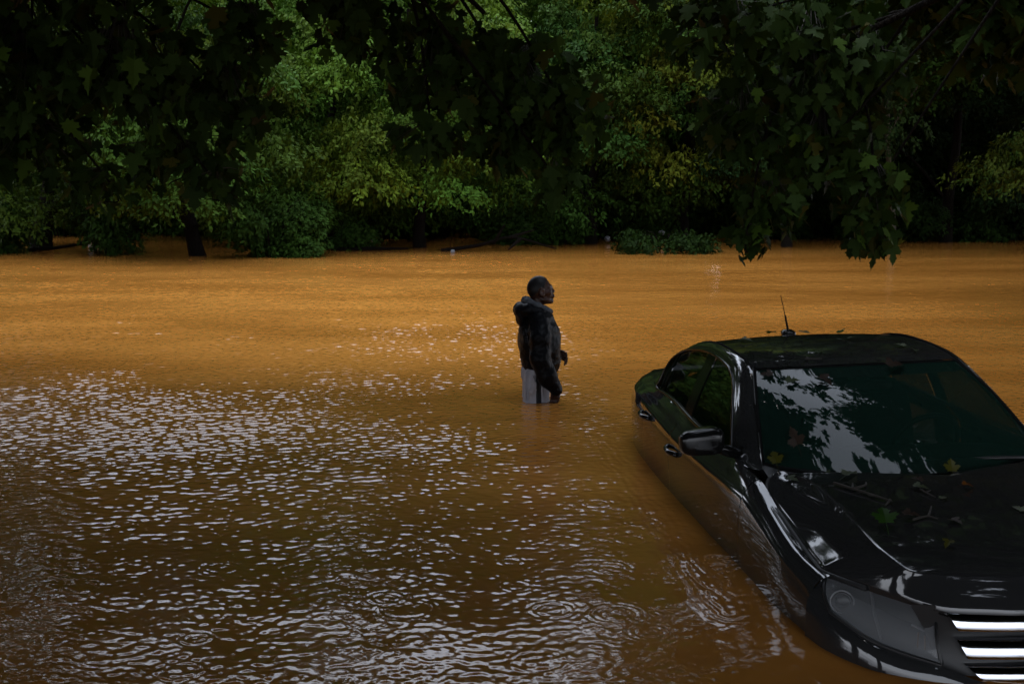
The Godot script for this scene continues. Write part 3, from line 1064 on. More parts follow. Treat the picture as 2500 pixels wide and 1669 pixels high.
func build_car() -> void:
	var pose := Transform3D(Basis(Vector3.UP, 0.1017) * Basis(Vector3.RIGHT, -0.0197) * Basis(Vector3(0, 0, 1), 0.03), Vector3(1.911, 0.075, -6.633))
	pose = pose * Transform3D(Basis.IDENTITY, Vector3(0, -0.6, 0))
	var car := thing("car", "black four door saloon sunk to its headlights in brown flood water", "car", pose)

	var paint := std(lin(0.020, 0.0205, 0.021), 0.22, 0.0, 0.45)
	paint.clearcoat_enabled = true
	paint.clearcoat = 0.45
	paint.clearcoat_roughness = 0.03
	paint.roughness_texture = noise_tex(0.012, Color(0.14, 0.14, 0.14), Color(0.34, 0.34, 0.34), 512, 4, 31)
	paint.uv1_triplanar = true
	paint.uv1_scale = Vector3(3.0, 3.0, 3.0)
	var black := std(lin(0.008, 0.008, 0.008), 0.45)
	var gloss := std(lin(0.006, 0.006, 0.006), 0.14, 0.0, 0.36)
	var rubber := std(lin(0.004, 0.004, 0.004), 0.85, 0.0, 0.2)
	var chrome := std(lin(0.50, 0.51, 0.54), 0.07, 1.0)
	var glass := std(Color(0.07, 0.145, 0.12, 0.84), 0.02, 0.0, 0.30)
	glass.transparency = BaseMaterial3D.TRANSPARENCY_ALPHA
	var tinted := std(Color(0.03, 0.07, 0.035, 0.86), 0.02, 0.0, 0.5)
	tinted.transparency = BaseMaterial3D.TRANSPARENCY_ALPHA
	var cloth := std(lin(0.018, 0.02, 0.02), 0.9)

	# flanks, cut into wing, doors and quarter with real gaps
	var pieces := [["front_wing", 0.60, 1.515], ["front_door", 1.521, 2.927], ["rear_door", 2.933, 3.722], ["rear_wing", 3.728, 4.80]]
	for pc in pieces:
		var g := flank_panel(pc[1], pc[2])
		var near := part(pc[0], grid_mesh(g, INSIDE), paint, car)
		var away := part(pc[0], grid_mesh(mirrored(g), INSIDE), paint, car)
		if pc[0].ends_with("door"):
			var hu: float = 2.80 if pc[0] == "front_door" else 3.565
			var hh: float = 0.838 if pc[0] == "front_door" else 0.917
			door_handle(near, hu, hh, 1.0, gloss)
			door_handle(away, hu, hh, -1.0, gloss)
	# wheel arches and wheels, dark under the wings
	for axle in [0.945, 3.673]:
		for side in [1.0, -1.0]:
			var f := flank_at(axle)
			var arch := []
			for k in 17:
				var a := PI * k / 16.0
				var uu: float = axle - 0.19 * cos(a)
				arch.append(cp(uu, (flank_at(clampf(uu, 0.6, 4.7))[1] - 0.004) * side, 0.33 + 0.19 * sin(a)))
			var depth := []
			for p in arch:
				depth.append(p + Vector3(side * 0.28, 0, 0))
			part("wheel_well", grid_mesh([arch, depth], INSIDE), rubber, car)
			var wheel := Node3D.new()
			wheel.name = "wheel"
			car.add_child(wheel, true)
			var hub := cp(axle, (f[1] - 0.105) * side, 0.33)
			part("tyre", torus_mesh(Transform3D(Basis(Vector3.UP, PI / 2), hub), 0.215, 0.098, 28, 10), rubber, wheel)
			part("rim", soft_box(Transform3D(Basis.IDENTITY, hub), Vector3(0.12, 0.40, 0.40), 2.6), black, wheel)

	# cabin sides
	for side in [1.0, -1.0]:
		var inner := dlo_line()
		var o := []
		for p in OUTER:
			o.append(cp(p[0], p[1], p[2]))
		var outer := smooth_line(o, 4, true)
		var ring := []
		var cols := [[], [], [], [], []]
		for k in inner.size():
			var a: Vector3 = inner[k]
			var b: Vector3 = outer[k]
			var roofness := smoothstep(1.05, 1.2, (a.y + b.y) * 0.5)
			cols[0].append(a + Vector3(0.008, 0, 0))
			cols[1].append(a)
			cols[2].append(a.lerp(b, 0.45) + Vector3(-0.012, 0.008, 0) * roofness)
			cols[3].append(a.lerp(b, 0.82) + Vector3(-0.010, 0.010, 0) * roofness)
			cols[4].append(b)
		for c in cols:
			ring.append(c if side > 0 else line_mirrored(c))
		var mb := MB.new()
		add_grid(mb, ring, true)
		mb.outward(INSIDE)
		part("door_frame", mb.mesh(), paint, car)
		var trim: Array = inner if side > 0 else line_mirrored(inner)
		part("window_trim", tube_mesh(trim.slice(0, 48) + [trim[48]], [0.008, 0.008], 6), gloss, car)
		var belt: Array = trim.slice(46) + [trim[0]]
		part("belt_moulding", tube_mesh(belt, [0.011, 0.011], 6), gloss, car)
		# panes
		for span in [[1.97, 2.83, "front_side_window"], [3.0, 3.60, "rear_side_window"], [3.625, 3.757, "quarter_window"]]:
			var g := window_pane(span[0], span[1], 0.010)
			part(span[2], grid_mesh(g if side > 0 else mirrored(g), INSIDE), tinted, car)
		for span in [[2.83, 3.0, "centre_pillar"], [3.60, 3.625, "window_divider"]]:
			var g := window_pane(span[0], span[1], 0.004)
			part(span[2], grid_mesh(g if side > 0 else mirrored(g), INSIDE), gloss, car)

	# roof
	var roof_rows := []
	for r in [[2.215, 2.305, 1.396, 1.383], [2.36, 2.44, 1.424, 1.410], [2.62, 2.66, 1.446, 1.432], [2.95, 2.97, 1.456, 1.438], [3.20, 3.22, 1.447, 1.424], [3.40, 3.42, 1.424, 1.388], [3.50, 3.545, 1.404, 1.345]]:
		var row := []
		for s in [-0.578, -0.50, -0.35, -0.18, 0.0, 0.18, 0.35, 0.50, 0.578]:
			var t := pow(absf(s) / 0.578, 2.4)
			row.append(cp(lerpf(r[0], r[1], t), s, lerpf(r[2], r[3], t)))
		roof_rows.append(row)
	var roof_grid := smooth_grid(roof_rows, 5, 4)
	var roof := part("roof", grid_mesh(roof_grid, INSIDE), paint, car)
	for side in [1.0, -1.0]:
		var ditch := []
		for p in OUTER.slice(4, 10):
			ditch.append(cp(p[0], (p[1] - 0.003) * side, p[2] + 0.001))
		part("roof_moulding", tube_mesh(smooth_line(ditch, 5), [0.008, 0.008], 6), rubber, roof)
	# aerial on the back of the roof
	var aerial := Node3D.new()
	aerial.name = "aerial"
	car.add_child(aerial, true)
	part("aerial_base", soft_box(Transform3D(Basis(Vector3.RIGHT, 0.1), cp(3.43, 0, 1.432)), Vector3(0.09, 0.05, 0.11), 2.6), gloss, aerial)
	part("aerial_mast", tube_mesh([cp(3.43, 0, 1.445), cp(3.455, 0, 1.485), cp(3.49, 0.0, 1.54)], [0.008, 0.006], 8), rubber, aerial)
	part("aerial_rod", tube_mesh([cp(3.488, 0, 1.538), cp(3.575, 0, 1.665)], [0.0032, 0.0028], 6), rubber, aerial)

	# windscreen with black border, cowl, wipers
	var ws := windscreen_grid(0.0)
	part("windscreen", grid_mesh(ws, INSIDE), glass, car)
	var edge := []
	for k in ws.size():
		edge.append(ws[k][0])
	var border := MB.new()
	var w: int = ws[0].size()
	for strip in [[0, 2, 0, w - 1], [ws.size() - 4, ws.size() - 1, 0, w - 1], [0, ws.size() - 1, 0, 2], [0, ws.size() - 1, w - 3, w - 1]]:
		var g := []
		for r in range(strip[0], strip[1] + 1):
			var row := []
			for c in range(strip[2], strip[3] + 1):
				row.append(ws[r][c] + Vector3(0, -0.004, -0.003))
			g.append(row)
		var m2 := MB.new()
		add_grid(m2, g)
		m2.outward(INSIDE)
		var b0 := border.v.size()
		border.v.append_array(m2.v)
		for q in m2.i:
			border.i.append(q + b0)
	part("windscreen_border", border.mesh(), black, car)
	var seal := []
	for k in range(ws.size() - 1, -1, -1):
		seal.append(ws[k][0])
	part("windscreen_seal", tube_mesh(seal, [0.009, 0.012], 6), rubber, car)
	part("windscreen_seal", tube_mesh(line_mirrored(seal), [0.009, 0.012], 6), rubber, car)
	part("windscreen_seal", tube_mesh(ws[ws.size() - 1], [0.006, 0.006], 6), rubber, car)
	# front pillars between glass and door frame
	for side in [1.0, -1.0]:
		var a := []
		var b := []
		for k in 9:
			var t := k / 8.0
			a.append(ws[int(t * (ws.size() - 1))][w - 1] + Vector3(0, 0.002, 0))
		var o := []
		for p in [[1.50, 0.775, 0.953], [1.62, 0.745, 0.985], [1.80, 0.71, 1.065], [1.98, 0.668, 1.19], [2.14, 0.628, 1.29], [2.29, 0.588, 1.378]]:
			o.append(cp(p[0], p[1], p[2]))
		var ol := smooth_line(o, 8)
		for k in 9:
			b.append(ol[int(k * (ol.size() - 1) / 8.0)])
		var mid := []
		for k in 9:
			mid.append(a[k].lerp(b[k], 0.5) + Vector3(-0.004, 0.010, 0.004))
		var g := [a, mid, b]
		part("front_pillar", grid_mesh(smooth_grid(g if side > 0 else mirrored(g), 4, 3), INSIDE), paint, car)
	# scuttle between bonnet and glass
	var sc := [row_of([[1.53, 0.74, 0.955], [1.42, 0.55, 0.962], [1.27, 0.3, 0.968], [1.20, 0, 0.970], [1.27, -0.3, 0.968], [1.42, -0.55, 0.962], [1.53, -0.74, 0.955]]), row_of([[1.70, 0.735, 0.985], [1.56, 0.56, 0.982], [1.41, 0.33, 0.976], [1.34, 0, 0.973], [1.41, -0.33, 0.976], [1.56, -0.56, 0.982], [1.70, -0.735, 0.985]])]
	part("scuttle_panel", grid_mesh(smooth_grid(sc, 2, 4), INSIDE), black, car)
	for wp in [[[1.655, 0.60, 1.010], [1.52, 0.38, 1.012], [1.44, 0.12, 1.005], [1.40, -0.06, 1.000], [1.30, -0.10, 0.985]], [[1.46, 0.02, 1.03], [1.44, -0.2, 1.02], [1.46, -0.45, 1.01], [1.50, -0.60, 0.99]]]:
		var wiper := Node3D.new()
		wiper.name = "wiper"
		car.add_child(wiper, true)
		var wl := smooth_line(row_of(wp), 5)
		part("wiper_arm", tube_mesh(wl, [0.008, 0.011], 6), black, wiper)
		var bl := []
		for p in wl.slice(0, wl.size() - 5):
			bl.append(p + Vector3(0.01, -0.004, -0.035))
		part("wiper_blade", tube_mesh(bl, [0.008, 0.008], 6), rubber, wiper)

	# back window, boot lid
	var rw := [row_of([[4.19, 0.60, 1.112], [4.23, 0.3, 1.116], [4.24, 0, 1.118], [4.23, -0.3, 1.116], [4.19, -0.60, 1.112]]), row_of([[3.86, 0.60, 1.232], [3.87, 0.3, 1.266], [3.88, 0, 1.274], [3.87, -0.3, 1.266], [3.86, -0.60, 1.232]]), row_of([[3.57, 0.57, 1.334], [3.52, 0.3, 1.388], [3.515, 0, 1.398], [3.52, -0.3, 1.388], [3.57, -0.57, 1.334]])]
	part("rear_window", grid_mesh(smooth_grid(rw, 5, 4), INSIDE), tinted, car)
	var boot := []
	for u in [4.12, 4.3, 4.45, 4.65, 4.76, 4.80]:
		var f := flank_at(u)
		var row := []
		for t in [-1.0, -0.6, 0.0, 0.6, 1.0]:
			row.append(cp(u if absf(t) > 0.9 else u + 0.01, f[6] * t, f[7] + 0.035 * (1.0 - t * t)))
		boot.append(row)
	part("boot_lid", grid_mesh(smooth_grid(boot, 4, 4), INSIDE), paint, car)

	build_bonnet(car, paint, black)
	build_nose(car, paint, black, gloss, chrome)
	build_mirrors(car, paint, gloss, chrome)
	build_cabin(car, cloth, black, gloss)


func door_handle(door: Node3D, u: float, h: float, side: float, mat: Material) -> void:
	var f := flank_at(u)
	var s: float = (f[2] - 0.004) if absf(h - f[3]) < 0.05 else f[1]
	var a := cp(u - 0.11, (s + 0.01) * side, h)
	var b := cp(u, (s + 0.045) * side, h + 0.008)
	var c := cp(u + 0.11, (s + 0.008) * side, h + 0.012)
	var mb := MB.new()
	add_tube(mb, smooth_line([a, a.lerp(b, 0.5) + Vector3(-0.012 * side, 0, 0), b, c.lerp(b, 0.5) + Vector3(-0.012 * side, 0, 0), c], 4), [0.017, 0.014], 8)
	part("handle", mb.mesh(), mat, door)


func window_pane(u0: float, u1: float, inset: float) -> Array:
	var g := []
	for k in 15:
		var u := lerpf(u0, u1, k / 14.0)
		var lo := 1.0
		var hi := 1.0
		# belt and top of the opening at this u
		for j in range(13, 18):
			var a: Array = DLO[j]
			var b: Array = DLO[j + 1] if j < 18 else DLO[0]
			if u <= a[0] and u >= b[0]:
				lo = lerpf(b[1], a[1], (u - b[0]) / maxf(a[0] - b[0], 0.001))
		if u > 3.45:
			lo = 1.062
		for j in 11:
			var a: Array = DLO[j]
			var b: Array = DLO[j + 1]
			if u >= a[0] and u <= b[0]:
				hi = lerpf(a[1], b[1], (u - a[0]) / maxf(b[0] - a[0], 0.001))
		if u > 3.72 and hi < 1.1:
			hi = 1.15
		var row := []
		for j in 7:
			var h := lerpf(lo - 0.004, hi + 0.004, j / 6.0)
			row.append(cp(u, cabin_s(h) - inset, h))
		g.append(row)
	return g


func windscreen_grid(drop: float) -> Array:
	var rows := []
	var base := [[1.33, 0.0, 0.985], [1.40, 0.35, 0.988], [1.545, 0.60, 0.995], [1.70, 0.722, 1.0]]
	var high := [[2.20, 0.0, 1.388], [2.215, 0.3, 1.386], [2.25, 0.47, 1.381], [2.293, 0.575, 1.375]]
	for r in 5:
		var t := r / 4.0
		var row := []
		for k in [-3, -2, -1, 0, 1, 2, 3]:
			var a: Array = base[absi(k)]
			var b: Array = high[absi(k)]
			var sg := signf(k)
			var p := cp(lerpf(a[0], b[0], t), lerpf(a[1], b[1], t) * sg, lerpf(a[2], b[2], t))
			var out := 0.026 * sin(t * PI)
			row.append(p + Vector3(-0.3 * sg * out * (absi(k) / 3.0), 0.9 * out, 0.4 * out) - Vector3(0, drop, 0))
		rows.append(row)
	return smooth_grid(rows, 6, 6)


func build_bonnet(car: Node3D, paint: Material, black: Material) -> void:
	var e := row_of([[1.50, 0.732, 0.985], [1.462, 0.772, 0.948], [1.37, 0.784, 0.903], [1.247, 0.785, 0.878], [1.05, 0.786, 0.838], [0.895, 0.786, 0.802], [0.73, 0.788, 0.778], [0.646, 0.783, 0.770], [0.433, 0.693, 0.768], [0.30, 0.625, 0.766], [0.20, 0.56, 0.764], [0.139, 0.491, 0.763], [0.09, 0.35, 0.763], [0.065, 0.242, 0.762], [0.05, 0.0, 0.76]])
	var k := row_of([[1.47, 0.64, 0.990], [1.40, 0.625, 0.987], [1.25, 0.608, 0.982], [1.10, 0.603, 0.972], [0.88, 0.61, 0.955], [0.70, 0.622, 0.936], [0.52, 0.63, 0.911], [0.42, 0.622, 0.895], [0.325, 0.605, 0.876], [0.27, 0.57, 0.866], [0.24, 0.51, 0.861], [0.215, 0.44, 0.858], [0.175, 0.30, 0.856], [0.155, 0.2, 0.856], [0.140, 0.0, 0.857]])
	var m := row_of([[1.20, 0, 1.005], [1.17, 0, 1.004], [1.10, 0, 0.998], [1.0, 0, 0.99], [0.85, 0, 0.977], [0.68, 0, 0.96], [0.5, 0, 0.938], [0.40, 0, 0.925], [0.32, 0, 0.912], [0.26, 0, 0.90], [0.22, 0, 0.891], [0.195, 0, 0.885], [0.17, 0, 0.876], [0.155, 0, 0.869], [0.145, 0, 0.862]])
	e = smooth_line(e, 4)
	k = smooth_line(k, 4)
	m = smooth_line(m, 4)
	var g := []
	for j in e.size():
		var a: Vector3 = e[j]
		var b: Vector3 = k[j]
		var c: Vector3 = m[j]
		var row := []
		row.append(a + Vector3(0, -0.02, 0))
		row.append(a)
		for t in [0.08, 0.3, 0.55, 0.8, 0.965]:
			row.append(a.lerp(b, t) + Vector3(0, 0.010 * sin(t * PI) - 0.012 * smoothstep(0.6, 1.0, t) * (1.0 - t) * 4.0, 0))
		row.append(b)
		for t in [0.02, 0.15, 0.35, 0.55, 0.78, 1.0]:
			row.append(b.lerp(c, t) + Vector3(0, 0.006 * sin(t * PI), 0))
		g.append(row)
	var bonnet := Node3D.new()
	bonnet.name = "bonnet"
	car.add_child(bonnet, true)
	var mb := MB.new()
	add_grid(mb, g)
	var other := MB.new()
	add_grid(other, mirrored(g))
	mb.outward(INSIDE)
	other.outward(INSIDE)
	# one skin: normals averaged along the centre line
	var b0 := mb.v.size()
	mb.v.append_array(other.v)
	for q in other.i:
		mb.i.append(q + b0)
	mb.normals()
	for q in mb.v.size():
		if absf(mb.v[q].x) < 0.0005:
			mb.n[q] = Vector3(0, mb.n[q].y, mb.n[q].z).normalized()
	part("bonnet_skin", mb.mesh(), paint, bonnet)
	# dark channel under the shut line
	for side in [1.0, -1.0]:
		var ch := []
		for j in range(0, 33):
			var p: Vector3 = e[j]
			ch.append(Vector3(p.x * side - 0.005 * side, p.y - 0.012, p.z))
		part("shut_line_channel", tube_mesh(ch, [0.012, 0.012], 6), black, bonnet)


func build_nose(car: Node3D, paint: Material, black: Material, gloss: Material, chrome: Material) -> void:
	# skin of the bumper, from the wheel arch round to the middle
	var rows := [
		[[0.60, 0.884, 0.66], [0.47, 0.832, 0.648], [0.29, 0.748, 0.602], [0.195, 0.655, 0.575], [0.108, 0.535, 0.548], [0.06, 0.36, 0.487], [0.035, 0.15, 0.484], [0.03, 0.0, 0.484]],
		[[0.59, 0.892, 0.60], [0.44, 0.852, 0.60], [0.26, 0.765, 0.572], [0.165, 0.668, 0.545], [0.085, 0.535, 0.515], [0.045, 0.36, 0.455], [0.02, 0.15, 0.452], [0.015, 0.0, 0.452]],
		[[0.60, 0.892, 0.48], [0.43, 0.865, 0.48], [0.25, 0.775, 0.47], [0.155, 0.675, 0.46], [0.08, 0.535, 0.44], [0.05, 0.36, 0.40], [0.03, 0.15, 0.40], [0.025, 0.0, 0.40]],
		[[0.62, 0.87, 0.26], [0.45, 0.85, 0.26], [0.28, 0.77, 0.26], [0.19, 0.67, 0.26], [0.12, 0.53, 0.26], [0.09, 0.36, 0.26], [0.07, 0.15, 0.26], [0.065, 0.0, 0.26]],
	]
	var g := []
	for r in rows:
		g.append(row_of(r))
	g = smooth_grid(g, 5, 5)
	for side in [1.0, -1.0]:
		part("bumper", grid_mesh(g if side > 0 else mirrored(g), INSIDE), paint, car)
	# skin behind and round the lamp
	var pocket := [row_of([[0.62, 0.80, 0.762], [0.45, 0.685, 0.758], [0.31, 0.60, 0.752], [0.20, 0.545, 0.748], [0.15, 0.50, 0.742]]), row_of([[0.605, 0.872, 0.69], [0.50, 0.80, 0.67], [0.34, 0.69, 0.655], [0.24, 0.60, 0.64], [0.165, 0.51, 0.63]]), row_of([[0.60, 0.884, 0.655], [0.48, 0.825, 0.64], [0.30, 0.735, 0.592], [0.21, 0.645, 0.565], [0.13, 0.525, 0.54]])]
	var lens_rows := [row_of([[0.628, 0.793, 0.752], [0.455, 0.675, 0.744], [0.315, 0.580, 0.734], [0.185, 0.527, 0.700]]), row_of([[0.555, 0.825, 0.712], [0.375, 0.722, 0.682], [0.245, 0.622, 0.66], [0.148, 0.535, 0.632]]), row_of([[0.465, 0.835, 0.658], [0.298, 0.752, 0.606], [0.196, 0.660, 0.580], [0.108, 0.540, 0.556]])]
	var lens := smooth_grid(lens_rows, 5, 5)
	for r in range(2, lens.size() - 2):
		for c in lens[r].size():
			lens[r][c] += Vector3(-0.006, 0.004, 0.008) * sin(PI * (r - 1) / (lens.size() - 3))
	var smoked := std(Color(0.58, 0.59, 0.60, 0.36), 0.30, 0.0, 0.5)
	smoked.transparency = BaseMaterial3D.TRANSPARENCY_ALPHA
	smoked.roughness_texture = noise_tex(0.05, Color(0.12, 0.12, 0.12), Color(0.5, 0.5, 0.5), 256, 4, 77)
	smoked.uv1_triplanar = true
	smoked.uv1_scale = Vector3(3, 3, 3)
	var silver := std(lin(0.17, 0.17, 0.175), 0.4, 0.4)
	var grey := std(lin(0.055, 0.056, 0.058), 0.45)
	var amber := std(lin(0.24, 0.15, 0.10), 0.3)
	for side in [1.0, -1.0]:
		var pg := smooth_grid(pocket, 4, 4)
		for r in pg:
			for k in r.size():
				r[k] += Vector3(0.02, -0.006, -0.03)
		part("headlamp_pocket", grid_mesh(pg if side > 0 else mirrored(pg), INSIDE), black, car)
		# upright strip of wing outside the lamp
		var cheek := [row_of([[0.605, 0.80, 0.764], [0.605, 0.862, 0.70], [0.60, 0.884, 0.655], [0.595, 0.892, 0.60]]), row_of([[0.628, 0.793, 0.752], [0.56, 0.832, 0.708], [0.475, 0.838, 0.652], [0.45, 0.846, 0.60]])]
		part("wing_corner", grid_mesh(smooth_grid(cheek if side > 0 else mirrored(cheek), 3, 4), INSIDE), paint, car)
		var lamp := Node3D.new()
		lamp.name = "headlight"
		car.add_child(lamp, true)
		part("lens", grid_mesh(lens if side > 0 else mirrored(lens), INSIDE), smoked, lamp)
		var hg := []
		for r in lens:
			var row := []
			for p in r:
				row.append(p + Vector3(0.030, -0.012, -0.045))
			hg.append(row)
		part("housing", grid_mesh(hg if side > 0 else mirrored(hg), INSIDE), grey, lamp)
		# frame round the lens
		var rim: Array = lens[0].duplicate()
		for r in range(1, lens.size()):
			rim.append(lens[r][lens[r].size() - 1])
		var low: Array = lens[lens.size() - 1].duplicate()
		low.reverse()
		rim.append_array(low.slice(1))
		for r in range(lens.size() - 2, -1, -1):
			rim.append(lens[r][0])
		part("lens_seal", tube_mesh(rim if side > 0 else line_mirrored(rim), [0.007, 0.007], 6), black, lamp)
		# projector ring, reflector and ribbed indicator behind the lens
		var eye := cp(0.475, 0.785, 0.692) + Vector3(0.008, -0.004, -0.012)
		var look := Transform3D(Basis.looking_at(Vector3(0.42, -0.1, -1.0), Vector3.UP), eye)
		var ball := Transform3D(look.basis, eye + Vector3(0.012, 0, -0.012))
		if side < 0:
			look = Transform3D(Basis.looking_at(Vector3(-0.42, -0.1, -1.0), Vector3.UP), Vector3(-eye.x, eye.y, eye.z))
			ball = Transform3D(look.basis, look.origin + Vector3(-0.012, 0, -0.012))
		part("projector_ring", torus_mesh(look, 0.046, 0.0032), silver, lamp)
		part("projector_ring", torus_mesh(Transform3D(look.basis, look.origin), 0.036, 0.002), grey, lamp)
		part("projector_lens", soft_box(ball, Vector3(0.068, 0.068, 0.03), 2.0, 10), gloss, lamp)
		var rib := MB.new()
		for k in 12:
			var c := 0.80 + 0.012 * k
			var a := grid_point(lens, 0.50, c) + Vector3(0.008, -0.004, -0.013)
			var b := grid_point(lens, 0.86, c) + Vector3(0.008, -0.004, -0.013)
			add_tube(rib, [a, b], [0.0035, 0.0035], 5)
		if side < 0:
			for q in rib.v.size():
				rib.v[q].x = -rib.v[q].x
			rib.turn_over()
		part("indicator_ribs", rib.mesh(), amber, lamp)
		var ledge := [grid_point(lens, 0.46, 0.76), grid_point(lens, 0.44, 0.85), grid_point(lens, 0.42, 0.93)]
		for q in ledge.size():
			ledge[q] += Vector3(0.006, -0.004, -0.012)
		part("indicator_ledge", tube_mesh(ledge if side > 0 else line_mirrored(ledge), [0.006, 0.004], 6), silver, lamp)
		var divide := [grid_point(lens, 0.05, 0.36), grid_point(lens, 0.5, 0.42), grid_point(lens, 0.95, 0.50)]
		for q in divide.size():
			divide[q] += Vector3(0.012, -0.006, -0.02)
		part("reflector_edge", tube_mesh(divide if side > 0 else line_mirrored(divide), [0.006, 0.006], 6), silver, lamp)
	# grille: dark mouth, three bright bars
	var mouth := [row_of([[0.20, 0.62, 0.765], [0.15, 0.45, 0.765], [0.115, 0.2, 0.765], [0.11, 0.0, 0.765]]), row_of([[0.19, 0.55, 0.62], [0.15, 0.42, 0.62], [0.125, 0.2, 0.62], [0.12, 0.0, 0.62]]), row_of([[0.16, 0.53, 0.47], [0.13, 0.40, 0.47], [0.11, 0.2, 0.47], [0.105, 0.0, 0.47]])]
	for side in [1.0, -1.0]:
		part("grille_mouth", grid_mesh(smooth_grid(mouth if side > 0 else mirrored(mouth), 3, 4), INSIDE), black, car)
	var grille := Node3D.new()
	grille.name = "grille"
	car.add_child(grille, true)
	for bar in [[0.746, 0.680, 0.505, 0.47, 1], [0.643, 0.572, 0.470, 0.435, 0], [0.542, 0.488, 0.435, 0.38, 0]]:
		part("grille_bar", grille_bar(bar[0], bar[1], bar[2], bar[3]), chrome, grille)
	# bright lip that runs from the top bar over the lamp
	for side in [1.0, -1.0]:
		var lip := row_of([[0.155, 0.49, 0.735], [0.19, 0.525, 0.738], [0.235, 0.565, 0.747], [0.31, 0.612, 0.755], [0.44, 0.69, 0.760], [0.63, 0.79, 0.763]])
		lip = smooth_line(lip, 4)
		var rad := []
		for q in lip.size():
			rad.append(lerpf(0.013, 0.005, float(q) / (lip.size() - 1)))
		part("grille_trim", tube_mesh(lip if side > 0 else line_mirrored(lip), rad, 8), chrome if side > 5 else gloss, car)


func grid_point(g: Array, r: float, c: float) -> Vector3:
	return g[int(r * (g.size() - 1))][int(c * (g[0].size() - 1))]


func grille_bar(h1: float, h0: float, s_top: float, s_low: float) -> ArrayMesh:
	var mb := MB.new()
	var g := []
	var prof := [Vector2(-0.03, 0.0), Vector2(-0.003, 0.01), Vector2(0.001, 0.05), Vector2(0.0045, 0.3), Vector2(0.0055, 0.55), Vector2(0.0042, 0.8), Vector2(0.0, 0.95), Vector2(-0.004, 0.99), Vector2(-0.03, 1.0)]
	var n := 40
	for k in n + 1:
		var t := lerpf(-1.0, 1.0, float(k) / n)
		var row := []
		for p in prof:
			var s := t * lerpf(s_low, s_top, p.y)
			var u := 0.062 + 0.34 * s * s * 0.9
			row.append(cp(u - p.x - 0.020 * (1.0 - p.y), s, lerpf(h0, h1, p.y)))
		g.append(row)
	add_grid(mb, g)
	mb.outward(cp(0.2, 0, (h0 + h1) * 0.5))
	return mb.mesh()


func build_mirrors(car: Node3D, paint: Material, gloss: Material, chrome: Material) -> void:
	for side in [1.0, -1.0]:
		var m := Node3D.new()
		m.name = "door_mirror"
		car.add_child(m, true)
		var at := Transform3D(Basis(Vector3.UP, 0.16 * side) * Basis(Vector3(0, 0, 1), 0.05 * side), cp(1.83, 1.0 * side, 1.092))
		var mb := MB.new()
		add_soft_box(mb, at, Vector3(0.225, 0.135, 0.13), 4.2, 14)
		for q in mb.v.size():
			# slimmer towards the tip, lower edge rising
			var l := at.affine_inverse() * mb.v[q]
			var t := clampf(-l.x * side / 0.11, -1, 1)
			l.y *= 1.0 - 0.10 * t
			l.z *= 1.0 - 0.22 * t
			mb.v[q] = at * l
		mb.outward(at.origin)
		part("mirror_shell", mb.mesh(), gloss, m)
		part("mirror_glass", soft_box(at * Transform3D(Basis.IDENTITY, Vector3(0, 0.0, -0.062)), Vector3(0.18, 0.10, 0.01), 5.0), chrome, m)
		part("mirror_arm", tube_mesh([cp(1.80, 0.91 * side, 1.055), cp(1.83, 0.86 * side, 1.035), cp(1.86, 0.805 * side, 1.020)], [0.026, 0.036], 10), gloss, m)


func build_cabin(car: Node3D, cloth: Material, black: Material, gloss: Material) -> void:
	var inside := Node3D.new()
	inside.name = "interior"
	car.add_child(inside, true)
	part("dashboard", soft_box(Transform3D(Basis.IDENTITY, cp(1.78, 0, 0.86)), Vector3(1.42, 0.26, 0.62), 6.0), black, inside)
	for s in [0.36, -0.36]:
		part("front_seat", soft_box(Transform3D(Basis(Vector3.RIGHT, -0.2), cp(2.92, s, 0.86)), Vector3(0.48, 0.68, 0.16), 4.0), cloth, inside)
		part("headrest", soft_box(Transform3D(Basis.IDENTITY, cp(3.02, s, 1.24)), Vector3(0.26, 0.17, 0.10), 3.5), cloth, inside)
		part("seat_cushion", soft_box(Transform3D(Basis.IDENTITY, cp(2.65, s, 0.55)), Vector3(0.5, 0.16, 0.5), 4.0), cloth, inside)
	part("rear_bench", soft_box(Transform3D(Basis(Vector3.RIGHT, -0.3), cp(3.85, 0, 0.85)), Vector3(1.3, 0.62, 0.18), 5.0), cloth, inside)
	part("parcel_shelf", soft_box(Transform3D(Basis.IDENTITY, cp(4.05, 0, 1.04)), Vector3(1.2, 0.05, 0.42), 6.0), cloth, inside)
	part("floor", soft_box(Transform3D(Basis.IDENTITY, cp(2.8, 0, 0.32)), Vector3(1.5, 0.08, 3.0), 8.0), cloth, inside)
	part("bulkhead", soft_box(Transform3D(Basis.IDENTITY, cp(1.42, 0, 0.66)), Vector3(1.45, 0.56, 0.04), 8.0), black, inside)
	part("headliner", grid_mesh([row_of([[2.33, 0.56, 1.355], [2.26, 0, 1.365], [2.33, -0.56, 1.355]]), row_of([[3.0, 0.57, 1.395], [3.0, 0, 1.41], [3.0, -0.57, 1.395]]), row_of([[3.5, 0.55, 1.32], [3.48, 0, 1.37], [3.5, -0.55, 1.32]])], Vector3(0, 2, 0)), cloth, inside)
	part("steering_wheel", torus_mesh(Transform3D(Basis(Vector3.RIGHT, 0.5), cp(2.2, -0.36, 0.95)), 0.18, 0.016), black, inside)
	part("interior_mirror", soft_box(Transform3D(Basis.IDENTITY, cp(2.08, 0.0, 1.29)), Vector3(0.23, 0.065, 0.03), 3.5), gloss, inside)
	part("mirror_stalk", tube_mesh([cp(2.12, 0.0, 1.345), cp(2.09, 0.0, 1.30)], [0.012, 0.012], 6), black, inside)


